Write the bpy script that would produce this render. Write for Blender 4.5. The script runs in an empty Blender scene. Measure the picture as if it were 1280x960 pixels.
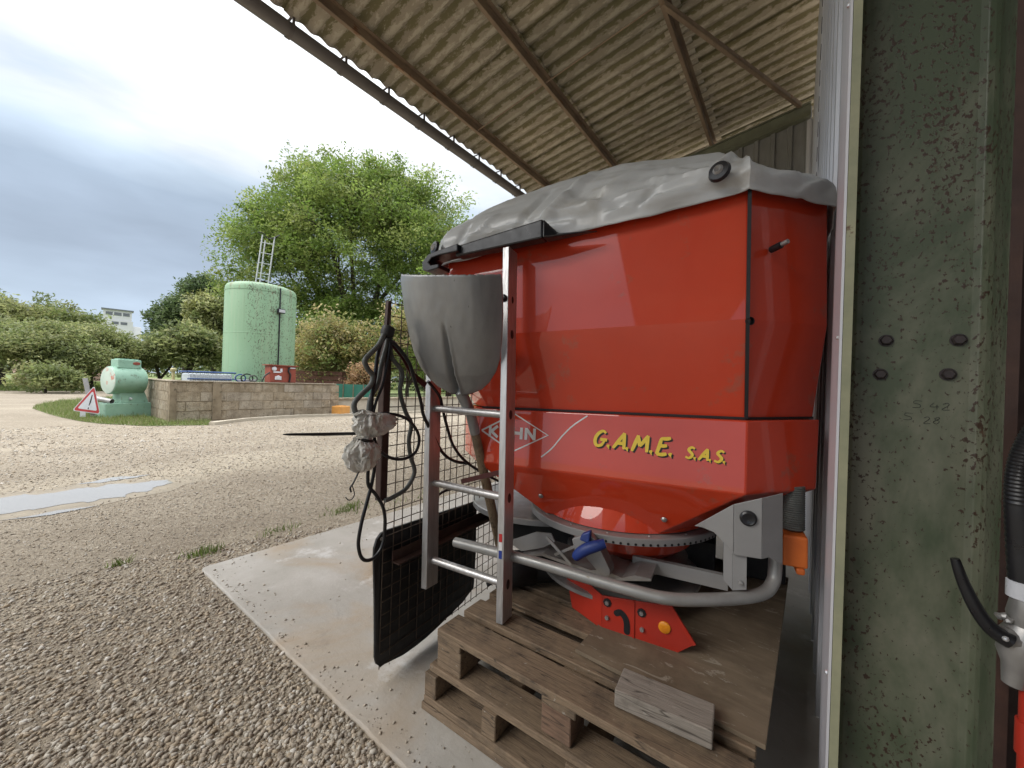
import bpy, bmesh, math, random
import numpy as np
from mathutils import Vector, Matrix, noise
R = math.radians
random.seed(7); rng = np.random.default_rng(11)
scene = bpy.context.scene
COL = scene.collection

# ---------------------------------------------------------------- camera
CAM_H = 1.05
YAW, ROLL = R(36.64), R(1.9)
fw = Vector((-math.sin(YAW), math.cos(YAW), 0)); rt = Vector((math.cos(YAW), math.sin(YAW), 0)); up = Vector((0, 0, 1))
ix = rt*math.cos(ROLL) + up*math.sin(ROLL); iu = -rt*math.sin(ROLL) + up*math.cos(ROLL)
cd = bpy.data.cameras.new('camera'); cam = bpy.data.objects.new('camera', cd); COL.objects.link(cam)
cam.matrix_world = Matrix(((ix.x, iu.x, -fw.x, 0), (ix.y, iu.y, -fw.y, 0), (ix.z, iu.z, -fw.z, CAM_H), (0, 0, 0, 1)))
cd.sensor_width = 36; cd.lens = 13.5; cd.clip_start = .05; cd.clip_end = 3000
scene.camera = cam

# ---------------------------------------------------------------- world, sun, exposure
SUN_EL, SUN_AZ = R(40), R(212)
w = bpy.data.worlds.new('World'); scene.world = w; w.use_nodes = True
nt = w.node_tree; nt.nodes.clear(); N = nt.nodes.new; LK = nt.links.new
wo = N('ShaderNodeOutputWorld'); bg = N('ShaderNodeBackground'); bg.inputs['Strength'].default_value = .1
sky = N('ShaderNodeTexSky'); sky.sky_type = 'NISHITA'; sky.sun_disc = False
sky.sun_elevation = SUN_EL; sky.sun_rotation = SUN_AZ; sky.dust_density = 2.0
tc = N('ShaderNodeTexCoord')
sep = N('ShaderNodeSeparateXYZ'); LK(tc.outputs['Generated'], sep.inputs[0])
mp = N('ShaderNodeMapping'); mp.inputs['Scale'].default_value = (1.1, 1.1, 3.4); mp.inputs['Location'].default_value = (3.1, 1.2, .35)
mp.inputs['Rotation'].default_value = (R(14), R(-12), 0)
LK(tc.outputs['Generated'], mp.inputs[0])
n1 = N('ShaderNodeTexNoise'); n1.inputs['Scale'].default_value = 1.7; n1.inputs['Detail'].default_value = 5; n1.inputs['Roughness'].default_value = .5
n1.inputs['Distortion'].default_value = .5
LK(mp.outputs[0], n1.inputs[0])
# height in the sky, pushed about by the clouds: grey-blue low deck, white high deck
a1 = N('ShaderNodeMath'); a1.operation = 'MULTIPLY_ADD'; a1.inputs[1].default_value = .34; LK(n1.outputs[0], a1.inputs[0])
LK(sep.outputs['Z'], a1.inputs[2])
r1 = N('ShaderNodeValToRGB'); LK(a1.outputs[0], r1.inputs[0])
e = r1.color_ramp.elements
e[0].position = .10; e[0].color = (4.3, 5.15, 6.3, 1)
e[1].position = .98; e[1].color = (22, 22.4, 23, 1)
for p, c in ((.27, (3.85, 4.65, 5.7, 1)), (.40, (2.75, 3.3, 4.1, 1)), (.50, (2.95, 3.6, 4.45, 1)), (.565, (4.2, 5.0, 5.9, 1)), (.63, (6.1, 6.45, 6.85, 1)), (.74, (8.2, 8.4, 8.7, 1))):
    q = e.new(p); q.color = c
n2 = N('ShaderNodeTexNoise'); n2.inputs['Scale'].default_value = 3.1; n2.inputs['Detail'].default_value = 5; LK(mp.outputs[0], n2.inputs[0])
r2 = N('ShaderNodeMapRange'); r2.inputs['From Min'].default_value = .3; r2.inputs['From Max'].default_value = .7
r2.inputs['To Min'].default_value = .86; r2.inputs['To Max'].default_value = 1.12; LK(n2.outputs[0], r2.inputs[0])
mm = N('ShaderNodeVectorMath'); mm.operation = 'SCALE'; LK(r1.outputs[0], mm.inputs[0]); LK(r2.outputs[0], mm.inputs['Scale'])
mx = N('ShaderNodeMix'); mx.data_type = 'RGBA'; mx.inputs[0].default_value = .93
LK(sky.outputs[0], mx.inputs[6]); LK(mm.outputs[0], mx.inputs[7]); LK(mx.outputs[2], bg.inputs['Color']); LK(bg.outputs[0], wo.inputs[0])
sd = bpy.data.lights.new('sun', 'SUN'); sd.energy = 1.3; sd.angle = R(40); sd.color = (1, .96, .9)
so = bpy.data.objects.new('sun', sd); COL.objects.link(so)
sdir = Vector((math.sin(SUN_AZ)*math.cos(SUN_EL), math.cos(SUN_AZ)*math.cos(SUN_EL), math.sin(SUN_EL)))
so.rotation_euler = sdir.to_track_quat('Z', 'Y').to_euler(); so.location = (0, 0, 30)
vs = scene.view_settings; vs.view_transform = 'Standard'; vs.look = 'None'; vs.gamma = 1; vs.use_curve_mapping = False; vs.exposure = 0.78
scene.render.engine = 'CYCLES'; scene.cycles.use_denoising = True; scene.cycles.max_bounces = 7; scene.cycles.diffuse_bounces = 4

# ---------------------------------------------------------------- helpers
class MB:
    def __init__(s): s.v = []; s.f = []; s.sm = []
    def add(s, vs_, fs, smooth=False):
        b = len(s.v); s.v += [tuple(p) for p in vs_]; s.f += [tuple(i+b for i in f) for f in fs]; s.sm += [smooth]*len(fs); return s
    def hexa(s, p): return s.add(p, [(0,3,2,1),(4,5,6,7),(0,1,5,4),(1,2,6,5),(2,3,7,6),(3,0,4,7)])
    def box(s, a, b):
        x0,y0,z0 = a; x1,y1,z1 = b
        return s.hexa([(x0,y0,z0),(x1,y0,z0),(x1,y1,z0),(x0,y1,z0),(x0,y0,z1),(x1,y0,z1),(x1,y1,z1),(x0,y1,z1)])
    def bar(s, a, b, wd, ht, upv=(0,0,1)):
        a = Vector(a); b = Vector(b); d = (b-a).normalized(); sd_ = d.cross(Vector(upv)).normalized(); u2 = sd_.cross(d)
        P = []
        for c in (a, b):
            P += [c+sd_*sx*wd/2+u2*sz*ht/2 for sx, sz in ((-1,-1),(1,-1),(1,1),(-1,1))]
        return s.hexa(P)
    def tube(s, path, r, n=10, cap=True, smooth=True):
        P = [Vector(p) for p in path]; k = len(P)
        rr = r if isinstance(r, (list, tuple)) else [r]*k
        T = [(P[min(i+1,k-1)]-P[max(i-1,0)]).normalized() for i in range(k)]
        u = T[0].orthogonal().normalized(); V = []
        for i in range(k):
            u = (u - T[i]*u.dot(T[i])).normalized(); w_ = T[i].cross(u)
            V += [P[i]+(u*math.cos(2*math.pi*j/n)+w_*math.sin(2*math.pi*j/n))*rr[i] for j in range(n)]
        F = [(i*n+j, i*n+(j+1)%n, (i+1)*n+(j+1)%n, (i+1)*n+j) for i in range(k-1) for j in range(n)]
        s.add(V, F, smooth)
        if cap:
            s.add(V[:n], [tuple(reversed(range(n)))]); s.add(V[-n:], [tuple(range(n))])
        return s
    def lathe(s, prof, n=24, c=(0,0,0), ax=(0,0,1), smooth=True, a0=0, a1=2*math.pi):
        ax = Vector(ax).normalized(); u = ax.orthogonal().normalized(); w_ = ax.cross(u); c = Vector(c)
        full = abs(a1-a0-2*math.pi) < 1e-6; m = n if full else n+1; V = []
        for (r_, h) in prof:
            V += [c+ax*h+(u*math.cos(a0+(a1-a0)*j/n)+w_*math.sin(a0+(a1-a0)*j/n))*r_ for j in range(m)]
        F = []
        for i in range(len(prof)-1):
            for j in range(n):
                F.append((i*m+j, i*m+(j+1)%m, (i+1)*m+(j+1)%m, (i+1)*m+j))
        return s.add(V, F, smooth)
    def prism(s, poly, fn0, fn1, smooth=False):
        n = len(poly); V = [fn0(*p) for p in poly]+[fn1(*p) for p in poly]
        return s.add(V, [tuple(reversed(range(n))), tuple(range(n, 2*n))]+[(i, (i+1)%n, n+(i+1)%n, n+i) for i in range(n)], smooth)
    def mesh(s, name, mat):
        me = bpy.data.meshes.new(name); me.from_pydata(s.v, [], s.f); me.polygons.foreach_set('use_smooth', s.sm)
        me.materials.append(mat); me.update()
        bm = bmesh.new(); bm.from_mesh(me); bmesh.ops.recalc_face_normals(bm, faces=bm.faces); bm.to_mesh(me); bm.free()
        if any(s.sm): me.set_sharp_from_angle(angle=R(38))
        return me
    def build(s, name, mat, parent=None, bevel=0, seg=2, tags=None):
        o = bpy.data.objects.new(name, s.mesh(name, mat)); COL.objects.link(o); o.parent = parent
        if bevel:
            m = o.modifiers.new('bevel', 'BEVEL'); m.width = bevel; m.segments = seg; m.limit_method = 'ANGLE'; m.angle_limit = R(25)
        if tags: tag(o, *tags)
        return o
def tag(o, label=None, cat=None, group=None, kind=None):
    if label: o['label'] = label
    if cat: o['category'] = cat
    if group: o['group'] = group
    if kind: o['kind'] = kind
    return o
def empty(name, loc=(0,0,0), rz=0, label=None, cat=None, group=None):
    o = bpy.data.objects.new(name, None); COL.objects.link(o); o.location = loc; o.rotation_euler = (0,0,rz); o.empty_display_size = .1
    return tag(o, label, cat, group)
def inst(name, me, parent, loc=(0,0,0), rot=(0,0,0), scl=(1,1,1)):
    o = bpy.data.objects.new(name, me); COL.objects.link(o); o.parent = parent; o.location = loc; o.rotation_euler = rot; o.scale = scl
    return o
def smooth_path(pts, k=6):
    P = [Vector(p) for p in pts]; out = []
    for i in range(len(P)-1):
        p0, p1, p2, p3 = P[max(i-1,0)], P[i], P[i+1], P[min(i+2,len(P)-1)]
        for j in range(k):
            t = j/k
            out.append(.5*((2*p1)+(p2-p0)*t+(2*p0-5*p1+4*p2-p3)*t*t+(3*p1-p0-3*p2+p3)*t**3))
    return out+[P[-1]]

# ---------------------------------------------------------------- materials
def newmat(name):
    m = bpy.data.materials.new(name); m.use_nodes = True; t = m.node_tree
    return m, t, t.nodes.new, t.links.new, t.nodes['Principled BSDF']
def coords(t, scale=(1,1,1), rnd=False, src='Object'):
    n = t.nodes.new; c = n('ShaderNodeTexCoord'); m = n('ShaderNodeMapping'); m.inputs['Scale'].default_value = scale
    t.links.new(c.outputs[src], m.inputs[0])
    if rnd:
        oi = n('ShaderNodeObjectInfo'); s_ = n('ShaderNodeVectorMath'); s_.operation = 'SCALE'; s_.inputs[0].default_value = (37, 53, 71)
        t.links.new(oi.outputs['Random'], s_.inputs['Scale']); t.links.new(s_.outputs[0], m.inputs['Location'])
    return m.outputs[0]
def tex(t, vec, scale, detail=6, rough=.6, kind='ShaderNodeTexNoise', dist=0):
    x = t.nodes.new(kind); t.links.new(vec, x.inputs['Vector']); x.inputs['Scale'].default_value = scale
    if kind == 'ShaderNodeTexNoise':
        x.inputs['Detail'].default_value = detail; x.inputs['Roughness'].default_value = rough; x.inputs['Distortion'].default_value = dist
    return x.outputs['Distance'] if kind == 'ShaderNodeTexVoronoi' else x.outputs[0]
def ramp(t, fac, stops, const=False):
    x = t.nodes.new('ShaderNodeValToRGB'); t.links.new(fac, x.inputs[0]); el = x.color_ramp.elements
    if const: x.color_ramp.interpolation = 'CONSTANT'
    el[0].position, el[1].position = stops[0][0], stops[-1][0]
    def c4(c): return (c, c, c, 1) if not isinstance(c, (tuple, list)) else tuple(c)+(1,)
    el[0].color, el[1].color = c4(stops[0][1]), c4(stops[-1][1])
    for p, c in stops[1:-1]: el.new(p).color = c4(c)
    return x.outputs[0]
def mix(t, fac, a, b, mode='MIX'):
    x = t.nodes.new('ShaderNodeMix'); x.data_type = 'RGBA'; x.blend_type = mode
    for v, i in ((fac, 0), (a, 6), (b, 7)):
        if isinstance(v, (int, float)): x.inputs[i].default_value = v
        elif isinstance(v, tuple): x.inputs[i].default_value = v+(1,)
        else: t.links.new(v, x.inputs[i])
    return x.outputs[2]
def math_(t, op, a, b=None):
    x = t.nodes.new('ShaderNodeMath'); x.operation = op
    for v, i in ((a, 0), (b, 1)):
        if v is None: continue
        if isinstance(v, (int, float)): x.inputs[i].default_value = v
        else: t.links.new(v, x.inputs[i])
    return x.outputs[0]
def bump(t, bs, h, strength=.3, dist=.01):
    x = t.nodes.new('ShaderNodeBump'); x.inputs['Strength'].default_value = strength; x.inputs['Distance'].default_value = dist
    t.links.new(h, x.inputs['Height']); t.links.new(x.outputs[0], bs.inputs['Normal'])
def pmat(name, c1, c2=None, scale=8, rough=.6, metal=0, bmp=.15, bscale=40, bdist=.004, stretch=(1,1,1), coat=0, rnd=True, spots=None, rvar=.12):
    """plain surface: two tones broken by noise, fine relief, optional dirt spots (colour, scale, cut)"""
    m, t, n, l, b = newmat(name); c2 = c2 or tuple(x*.75 for x in c1)
    v = coords(t, stretch, rnd); f = tex(t, v, scale, 6, .62); col = ramp(t, f, [(.3, c2), (.7, c1)])
    if spots:
        for (sc_, ss, cut) in spots:
            g = tex(t, v, ss, 5, .7); col = mix(t, ramp(t, g, [(cut, 0.), (cut+.06, 1.)]), col, sc_)
    l(col, b.inputs['Base Color']); b.inputs['Metallic'].default_value = metal
    l(ramp(t, tex(t, v, scale*2.3, 4), [(.25, max(rough-rvar, .03)), (.75, min(rough+rvar, 1))]), b.inputs['Roughness'])
    if coat: b.inputs['Coat Weight'].default_value = coat; b.inputs['Coat Roughness'].default_value = .03; b.inputs['Coat IOR'].default_value = 1.6
    if bmp: bump(t, b, tex(t, v, bscale, 5), bmp, bdist)
    return m
M = {}
M['red'] = pmat('red_paint', (.60, .050, .014), (.53, .042, .012), 3, .5, 0, .012, 180, .001, coat=.9, rnd=False, rvar=.06, spots=[((.30, .05, .03), 42, .735), ((.44, .075, .04), 5, .60)])
M['red'].node_tree.nodes['Principled BSDF'].inputs['Specular IOR Level'].default_value = .22
M['red_dull'] = pmat('red_frame_paint', (.46, .030, .014), (.36, .026, .014), 8, .45, 0, .05, 120, .001, spots=[((.09, .06, .045), 22, .70)])
M['oldred'] = pmat('weathered_red_paint', (.30, .060, .035), (.20, .05, .03), 10, .6, 0, .1, 80, spots=[((.12, .05, .03), 14, .62)])
M['darkred'] = pmat('dark_red_steel', (.10, .018, .015), (.06, .014, .012), 20, .5)
M['black'] = pmat('black_rubber', (.018, .018, .019), (.010, .010, .011), 14, .55, 0, .12, 90, .002, spots=[((.06, .055, .048), 9, .68)])
M['black_gloss'] = pmat('black_plastic', (.016, .016, .018), (.010, .010, .012), 14, .35, 0, .04, 120, .001)
M['seam'] = pmat('seam_rubber', (.012, .011, .012), None, 14, .6)
M['dark'] = pmat('dark_machine_parts', (.022, .020, .019), (.012, .011, .011), 18, .6, 0, .1, 60)
M['hose_grey'] = pmat('grey_hose', (.13, .14, .13), (.08, .085, .08), 30, .5, 0, .06, 160, .001)
M['alu'] = pmat('ladder_aluminium', (.62, .61, .60), (.46, .45, .44), 9, .42, .75, .06, 90, .001, stretch=(9, 9, 1), spots=[((.30, .27, .24), 26, .70)])
M['alu_blade'] = pmat('worn_shovel_aluminium', (.34, .345, .345), (.285, .29, .29), 5, .38, .5, .05, 60, .001, stretch=(5, 5, 1.2), spots=[((.07, .06, .052), 15, .70), ((.20, .195, .19), 34, .66)])
M['steel'] = pmat('galvanised_steel', (.42, .41, .395), (.31, .30, .29), 12, .45, .65, .05, 110, .001, spots=[((.17, .14, .11), 17, .72)])
M['plate'] = pmat('grey_painted_plate', (.33, .325, .32), (.27, .265, .26), 6, .42, .25, .03, 120, .001)
M['tubegrey'] = pmat('grey_guard_tube', (.36, .355, .34), (.27, .265, .25), 9, .38, .35, .04, 120, .001, spots=[((.2, .17, .13), 21, .71)])
M['orange'] = pmat('orange_paint', (.72, .17, .025), (.62, .13, .022), 11, .5, 0, .08, 90, .002, spots=[((.10, .05, .03), 20, .70)])
M['amber'] = pmat('amber_reflector', (.85, .32, .02), (.7, .22, .015), 60, .18, 0, .25, 240, .002)
M['blue'] = pmat('blue_plastic', (.018, .045, .22), (.012, .03, .15), 20, .5)
M['white_vinyl'] = pmat('white_sticker', (.78, .77, .76), (.70, .69, .68), 30, .4, bmp=0)
M['yellow_vinyl'] = pmat('yellow_sticker', (.85, .62, .07), (.80, .56, .05), 30, .4, bmp=0)
M['black_vinyl'] = pmat('black_sticker', (.012, .010, .010), None, 30, .4, bmp=0)
M['blue_vinyl'] = pmat('blue_sticker', (.02, .05, .30), None, 30, .4, bmp=0)
M['red_vinyl'] = pmat('red_sticker', (.60, .03, .03), None, 30, .4, bmp=0)
M['brown_steel'] = pmat('rust_brown_steel', (.070, .036, .026), (.040, .022, .018), 16, .6, .1, .12, 70, spots=[((.13, .06, .03), 20, .66)])
M['wire'] = pmat('rusty_wire', (.12, .088, .062), (.06, .045, .035), 40, .6, .2)
M['strip'] = pmat('white_flashing', (.66, .655, .69), (.58, .575, .60), 8, .42, .2, .03, 60, .001, stretch=(1, 1, .2))
M['clad'] = pmat('grey_wall_cladding', (.56, .56, .58), (.46, .46, .48), 5, .42, .3, .04, 60, .001, stretch=(1, 1, .3), rnd=False)
M['clad_gable'] = pmat('weathered_gable_cladding', (.30, .30, .29), (.19, .185, .17), 6, .6, .15, .05, 60, .001, stretch=(1, 1, .25), rnd=False)
M['steel_old'] = pmat('rusty_purlin_steel', (.33, .24, .155), (.17, .115, .078), 7, .7, .1, .15, 60, stretch=(1, .35, 1), spots=[((.20, .09, .04), 12, .62)])
M['gutter'] = pmat('grey_gutter', (.17, .155, .145), (.115, .10, .093), 6, .55, .05, .06, 60, stretch=(1, .3, 1))
M['green_beam'] = pmat('pale_green_rafter_paint', (.20, .21, .14), (.14, .14, .095), 6, .65, 0, .1, 60, spots=[((.10, .07, .04), 14, .66)])
M['brick'] = pmat('old_brick', (.16, .065, .045), (.09, .045, .035), 30, .85, 0, .3, 120)
M['blockwork'] = None
M['teal'] = pmat('teal_sheet', (.05, .22, .16), (.04, .17, .13), 8, .5)
M['limestone'] = pmat('pale_render', (.50, .45, .36), (.40, .35, .27), 5, .85, 0, .2, 60)
M['box_orange'] = pmat('orange_plastic', (.62, .30, .07), (.52, .24, .06), 8, .5)
M['ibc'] = pmat('translucent_white_plastic', (.62, .66, .68), (.50, .55, .58), 8, .35, 0, .04, 60)
M['blue_steel'] = pmat('blue_cage_steel', (.035, .09, .26), (.03, .07, .2), 14, .45)
M['sign_white'] = pmat('sign_white', (.66, .67, .70), (.56, .57, .60), 12, .35)
M['sign_red'] = pmat('sign_red', (.48, .05, .05), (.38, .05, .05), 20, .35)
M['tank_steel'] = pmat('galvanised_rail', (.48, .50, .50), (.38, .40, .40), 14, .45, .4)
M['silo'] = pmat('pale_silo_concrete', (.64, .64, .64), (.56, .56, .57), .3, .8, 0, 0, rnd=False)
M['silo_dark'] = pmat('silo_windows', (.16, .17, .19), None, .5, .4, bmp=0)
M['post'] = pmat('yellowed_plastic', (.55, .47, .25), None, 20, .5)
M['cream'] = pmat('cream_edge_paint', (.34, .33, .21), (.24, .25, .16), 12, .6, 0, .15, 70, spots=[((.13, .07, .04), 26, .64)])
M['bolt'] = pmat('dark_bolt', (.055, .042, .042), (.035, .028, .028), 60, .5, .3, .15, 200, .001)
M['screw'] = pmat('bright_screw', (.75, .75, .76), None, 60, .3, .6)
M['glass_lamp'] = pmat('lamp_glass', (.55, .57, .58), None, 20, .2)

def wood(name, c1, c2, grain=(1, 14, 14), dirt=.62, dcol=(.06, .045, .033)):
    m, t, n, l, b = newmat(name); v = coords(t, grain, True); v0 = coords(t, (1, 1, 1), True)
    g = tex(t, v, 6, 8, .65, dist=.6); col = ramp(t, g, [(.25, c2), (.5, c1), (.75, tuple(x*.8 for x in c1))])
    fine = tex(t, v, 26, 4, .6); col = mix(t, ramp(t, fine, [(.35, .35), (.6, 0.)]), col, tuple(x*.55 for x in c2))
    d = tex(t, v0, 9, 6, .7); col = mix(t, ramp(t, d, [(dirt-.14, 0.), (dirt+.1, .8)]), col, dcol)
    s_ = tex(t, v0, 60, 3, .7); col = mix(t, ramp(t, s_, [(.68, 0.), (.72, .8)]), col, (.36, .33, .28))
    l(col, b.inputs['Base Color']); b.inputs['Roughness'].default_value = .85
    ck = tex(t, v, 2.6, 2, .4, dist=.3); col2 = mix(t, ramp(t, ck, [(.485, 0.), (.497, .85), (.509, 0.)]), col, (.035, .025, .018)); l(col2, b.inputs['Base Color'])
    bump(t, b, mix(t, .5, g, fine), .7, .005); return m
M['wood'] = wood('old_pallet_wood', (.26, .185, .118), (.10, .064, .040))
M['wood_red'] = wood('reddish_pallet_block', (.235, .145, .095), (.14, .08, .052))
M['wood_grey'] = wood('grey_weathered_block', (.33, .29, .245), (.20, .17, .14), dirt=.7)
M['handle'] = wood('shovel_handle_wood', (.30, .215, .13), (.18, .12, .07), (14, 14, 1))
def plywood():
    m, t, n, l, b = newmat('muddy_plywood'); v = coords(t, (1, 6, 6)); v0 = coords(t)
    g = tex(t, v, 5, 8, .6, dist=.8); col = ramp(t, g, [(.3, (.155, .115, .075)), (.7, (.235, .18, .12))])
    d = tex(t, v0, 3.2, 7, .7, dist=.5); col = mix(t, ramp(t, d, [(.47, 0.), (.66, .85)]), col, (.115, .085, .055))
    sm = coords(t, (2.2, 7, 1)); s_ = tex(t, sm, 2.6, 8, .72, dist=1.6); col = mix(t, ramp(t, s_, [(.585, 0.), (.63, .75), (.70, .2)]), col, (.40, .36, .29))
    l(col, b.inputs['Base Color']); b.inputs['Roughness'].default_value = .78; bump(t, b, mix(t, .5, d, s_), .5, .006); return m
M['ply'] = plywood()
def speckled(name, base, base2, sp, sc=60, cut=.66, rust=(.085, .045, .025), low=None, stain=None):
    """paint with rust specks thickened along noise bands"""
    m, t, n, l, b = newmat(name); v = coords(t); big = tex(t, coords(t, sp), 2.2, 4, .6)
    col = ramp(t, tex(t, coords(t, (1, 1, .45)), 2.6, 5, .6), [(.3, base2), (.7, base)])
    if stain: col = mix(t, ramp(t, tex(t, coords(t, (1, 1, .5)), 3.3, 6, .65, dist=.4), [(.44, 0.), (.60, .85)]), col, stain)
    fine = tex(t, coords(t, (1, 1, .75)), sc, 3, .6); f = math_(t, 'ADD', fine, math_(t, 'MULTIPLY', math_(t, 'SUBTRACT', big, .5), .5))
    fac = ramp(t, f, [(cut, 0.), (cut+.05, 1.)]); col = mix(t, fac, col, rust)
    f2 = tex(t, coords(t, (1, 1, .6)), sc*.3, 4, .65); f2 = math_(t, 'ADD', f2, math_(t, 'MULTIPLY', math_(t, 'SUBTRACT', big, .5), .6))
    col = mix(t, ramp(t, f2, [(cut+.12, 0.), (cut+.17, .85)]), col, tuple(min(1, x*1.7) for x in rust))
    l(col, b.inputs['Base Color']); b.inputs['Roughness'].default_value = .5; bump(t, b, fac, .25, .002); return m
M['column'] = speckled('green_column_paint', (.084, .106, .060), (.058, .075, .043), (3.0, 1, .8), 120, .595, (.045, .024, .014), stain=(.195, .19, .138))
def tankmat():
    m, t, n, l, b = newmat('pale_green_tank_paint'); v = coords(t)
    col = ramp(t, tex(t, coords(t, (1, 1, .4)), 1.6, 5), [(.3, (.225, .37, .225)), (.7, (.265, .42, .265))])
    sp = n('ShaderNodeSeparateXYZ'); l(v, sp.inputs[0])
    # flaking is heaviest on the weather side and towards the roof rim
    side = n('ShaderNodeMapRange'); l(math_(t, 'ADD', sp.outputs['Y'], math_(t, 'MULTIPLY', sp.outputs['X'], .3)), side.inputs[0])
    side.inputs['From Min'].default_value = -.62; side.inputs['From Max'].default_value = -.3
    wob = tex(t, coords(t, (3.2, 3.2, .5)), 1.5, 3, .5); band = math_(t, 'ADD', math_(t, 'MULTIPLY', side.outputs[0], .075), math_(t, 'MULTIPLY', math_(t, 'SUBTRACT', wob, .42), .32))
    f = math_(t, 'ADD', tex(t, coords(t, (1, 1, .55)), 34, 4, .65), math_(t, 'MULTIPLY', band, side.outputs[0]))
    fac = ramp(t, f, [(.67, 0.), (.70, 1.)]); col = mix(t, fac, col, (.085, .085, .05))
    top = n('ShaderNodeMapRange'); l(sp.outputs['Z'], top.inputs[0]); top.inputs['From Min'].default_value = 2.9; top.inputs['From Max'].default_value = 3.55
    f2 = math_(t, 'ADD', tex(t, coords(t, (1, 1, .3)), 9, 6, .7), math_(t, 'MULTIPLY', top.outputs[0], .20))
    col = mix(t, ramp(t, f2, [(.70, 0.), (.80, .8)]), col, (.20, .155, .085))
    col = mix(t, ramp(t, tex(t, coords(t, (5, 5, .16)), 2.4, 5, .65), [(.48, 0.), (.68, .45)]), col, (.33, .42, .28)); col = mix(t, ramp(t, tex(t, coords(t, (7, 7, .2)), 2.2, 5, .7), [(.60, 0.), (.72, .5)]), col, (.19, .24, .14))
    l(col, b.inputs['Base Color']); b.inputs['Roughness'].default_value = .5; bump(t, b, fac, .2, .004); return m
M['tank'] = tankmat()
def drummat():
    m, t, n, l, b = newmat('old_mint_machine_paint'); v = coords(t)
    col = ramp(t, tex(t, v, 3, 6, .65), [(.3, (.20, .36, .27)), (.7, (.30, .47, .36))])
    col = mix(t, ramp(t, tex(t, v, 9, 6, .7), [(.58, 0.), (.68, .8)]), col, (.115, .16, .11))
    col = mix(t, ramp(t, tex(t, coords(t, (1, 1, .3)), 11, 5, .7), [(.66, 0.), (.70, .7)]), col, (.16, .09, .05))
    l(col, b.inputs['Base Color']); b.inputs['Roughness'].default_value = .5; return m
M['drum'] = drummat()
def drumface():
    m, t, n, l, b = newmat('faded_drum_end'); v = coords(t)
    col = ramp(t, tex(t, v, 4, 5), [(.3, (.40, .50, .42)), (.7, (.54, .62, .54))])
    col = mix(t, ramp(t, tex(t, v, 5.5, 4, .6), [(.58, 0.), (.62, .85)]), col, (.52, .16, .10))
    l(col, b.inputs['Base Color']); b.inputs['Roughness'].default_value = .5; return m
M['drumface'] = drumface()
def roofmat():
    m, t, n, l, b = newmat('mossy_fibre_cement'); v = coords(t, (1, 1, 1), True)
    col = ramp(t, tex(t, v, 2.2, 7, .65), [(.3, (.30, .255, .195)), (.7, (.44, .385, .30))])
    d = tex(t, coords(t, (2.2, 5.5, 1), True), 2.6, 9, .74, dist=.25)
    geo = n('ShaderNodeSeparateXYZ'); l(coords(t), geo.inputs[0])
    # lichen and damp sit in the troughs of each wave
    wv = math_(t, 'MULTIPLY', math_(t, 'COSINE', math_(t, 'MULTIPLY', geo.outputs['Y'], 2*math.pi/.1834)), .10)
    f = math_(t, 'ADD', d, wv); col = mix(t, ramp(t, f, [(.50, 0.), (.56, .9)]), col, (.165, .145, .068))
    col = mix(t, ramp(t, math_(t, 'SUBTRACT', d, wv), [(.56, 0.), (.62, .8)]), col, (.54, .485, .39))
    oi = n('ShaderNodeObjectInfo'); col = mix(t, 1.0, col, ramp(t, oi.outputs['Random'], [(0., (.74, .75, .72)), (.5, (.92, .92, .90)), (1., (1.12, 1.10, 1.05))]), 'MULTIPLY')
    l(col, b.inputs['Base Color']); b.inputs['Roughness'].default_value = .92; bump(t, b, d, .35, .006); return m
M['roof'] = roofmat()
def tarp():
    m, t, n, l, b = newmat('grey_tarpaulin'); v = coords(t)
    col = ramp(t, tex(t, v, 3, 6, .6), [(.3, (.43, .435, .425)), (.7, (.545, .55, .54))])
    col = mix(t, ramp(t, tex(t, v, 6, 7, .7, dist=.6), [(.52, 0.), (.72, .55)]), col, (.33, .305, .25))
    l(col, b.inputs['Base Color']); b.inputs['Roughness'].default_value = .36; b.inputs['Specular IOR Level'].default_value = .7
    r_ = n('ShaderNodeTexNoise'); r_.noise_type = 'RIDGED_MULTIFRACTAL'; r_.inputs['Scale'].default_value = 2.2; r_.inputs['Detail'].default_value = 3; r_.inputs['Distortion'].default_value = .9
    l(coords(t, (1, 1.6, 2.2)), r_.inputs['Vector'])
    h = mix(t, .35, r_.outputs[0], tex(t, v, 22, 4, .55, dist=1.5)); bump(t, b, h, .14, .010); return m
M['tarp'] = tarp()
def bagmat():
    m, t, n, l, b = newmat('crumpled_white_plastic'); v = coords(t)
    l(ramp(t, tex(t, v, 14, 5), [(.35, (.62, .60, .53)), (.6, (.84, .82, .77))]), b.inputs['Base Color'])
    b.inputs['Roughness'].default_value = .35; b.inputs['Transmission Weight'].default_value = .12; b.inputs['Subsurface Weight'].default_value = .0
    bump(t, b, mix(t, .5, tex(t, v, 24, 4, .6, dist=3.0), tex(t, v, 11, 4, .6, dist=2.0)), 0.55, .02); return m
M['bag'] = bagmat()
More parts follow.
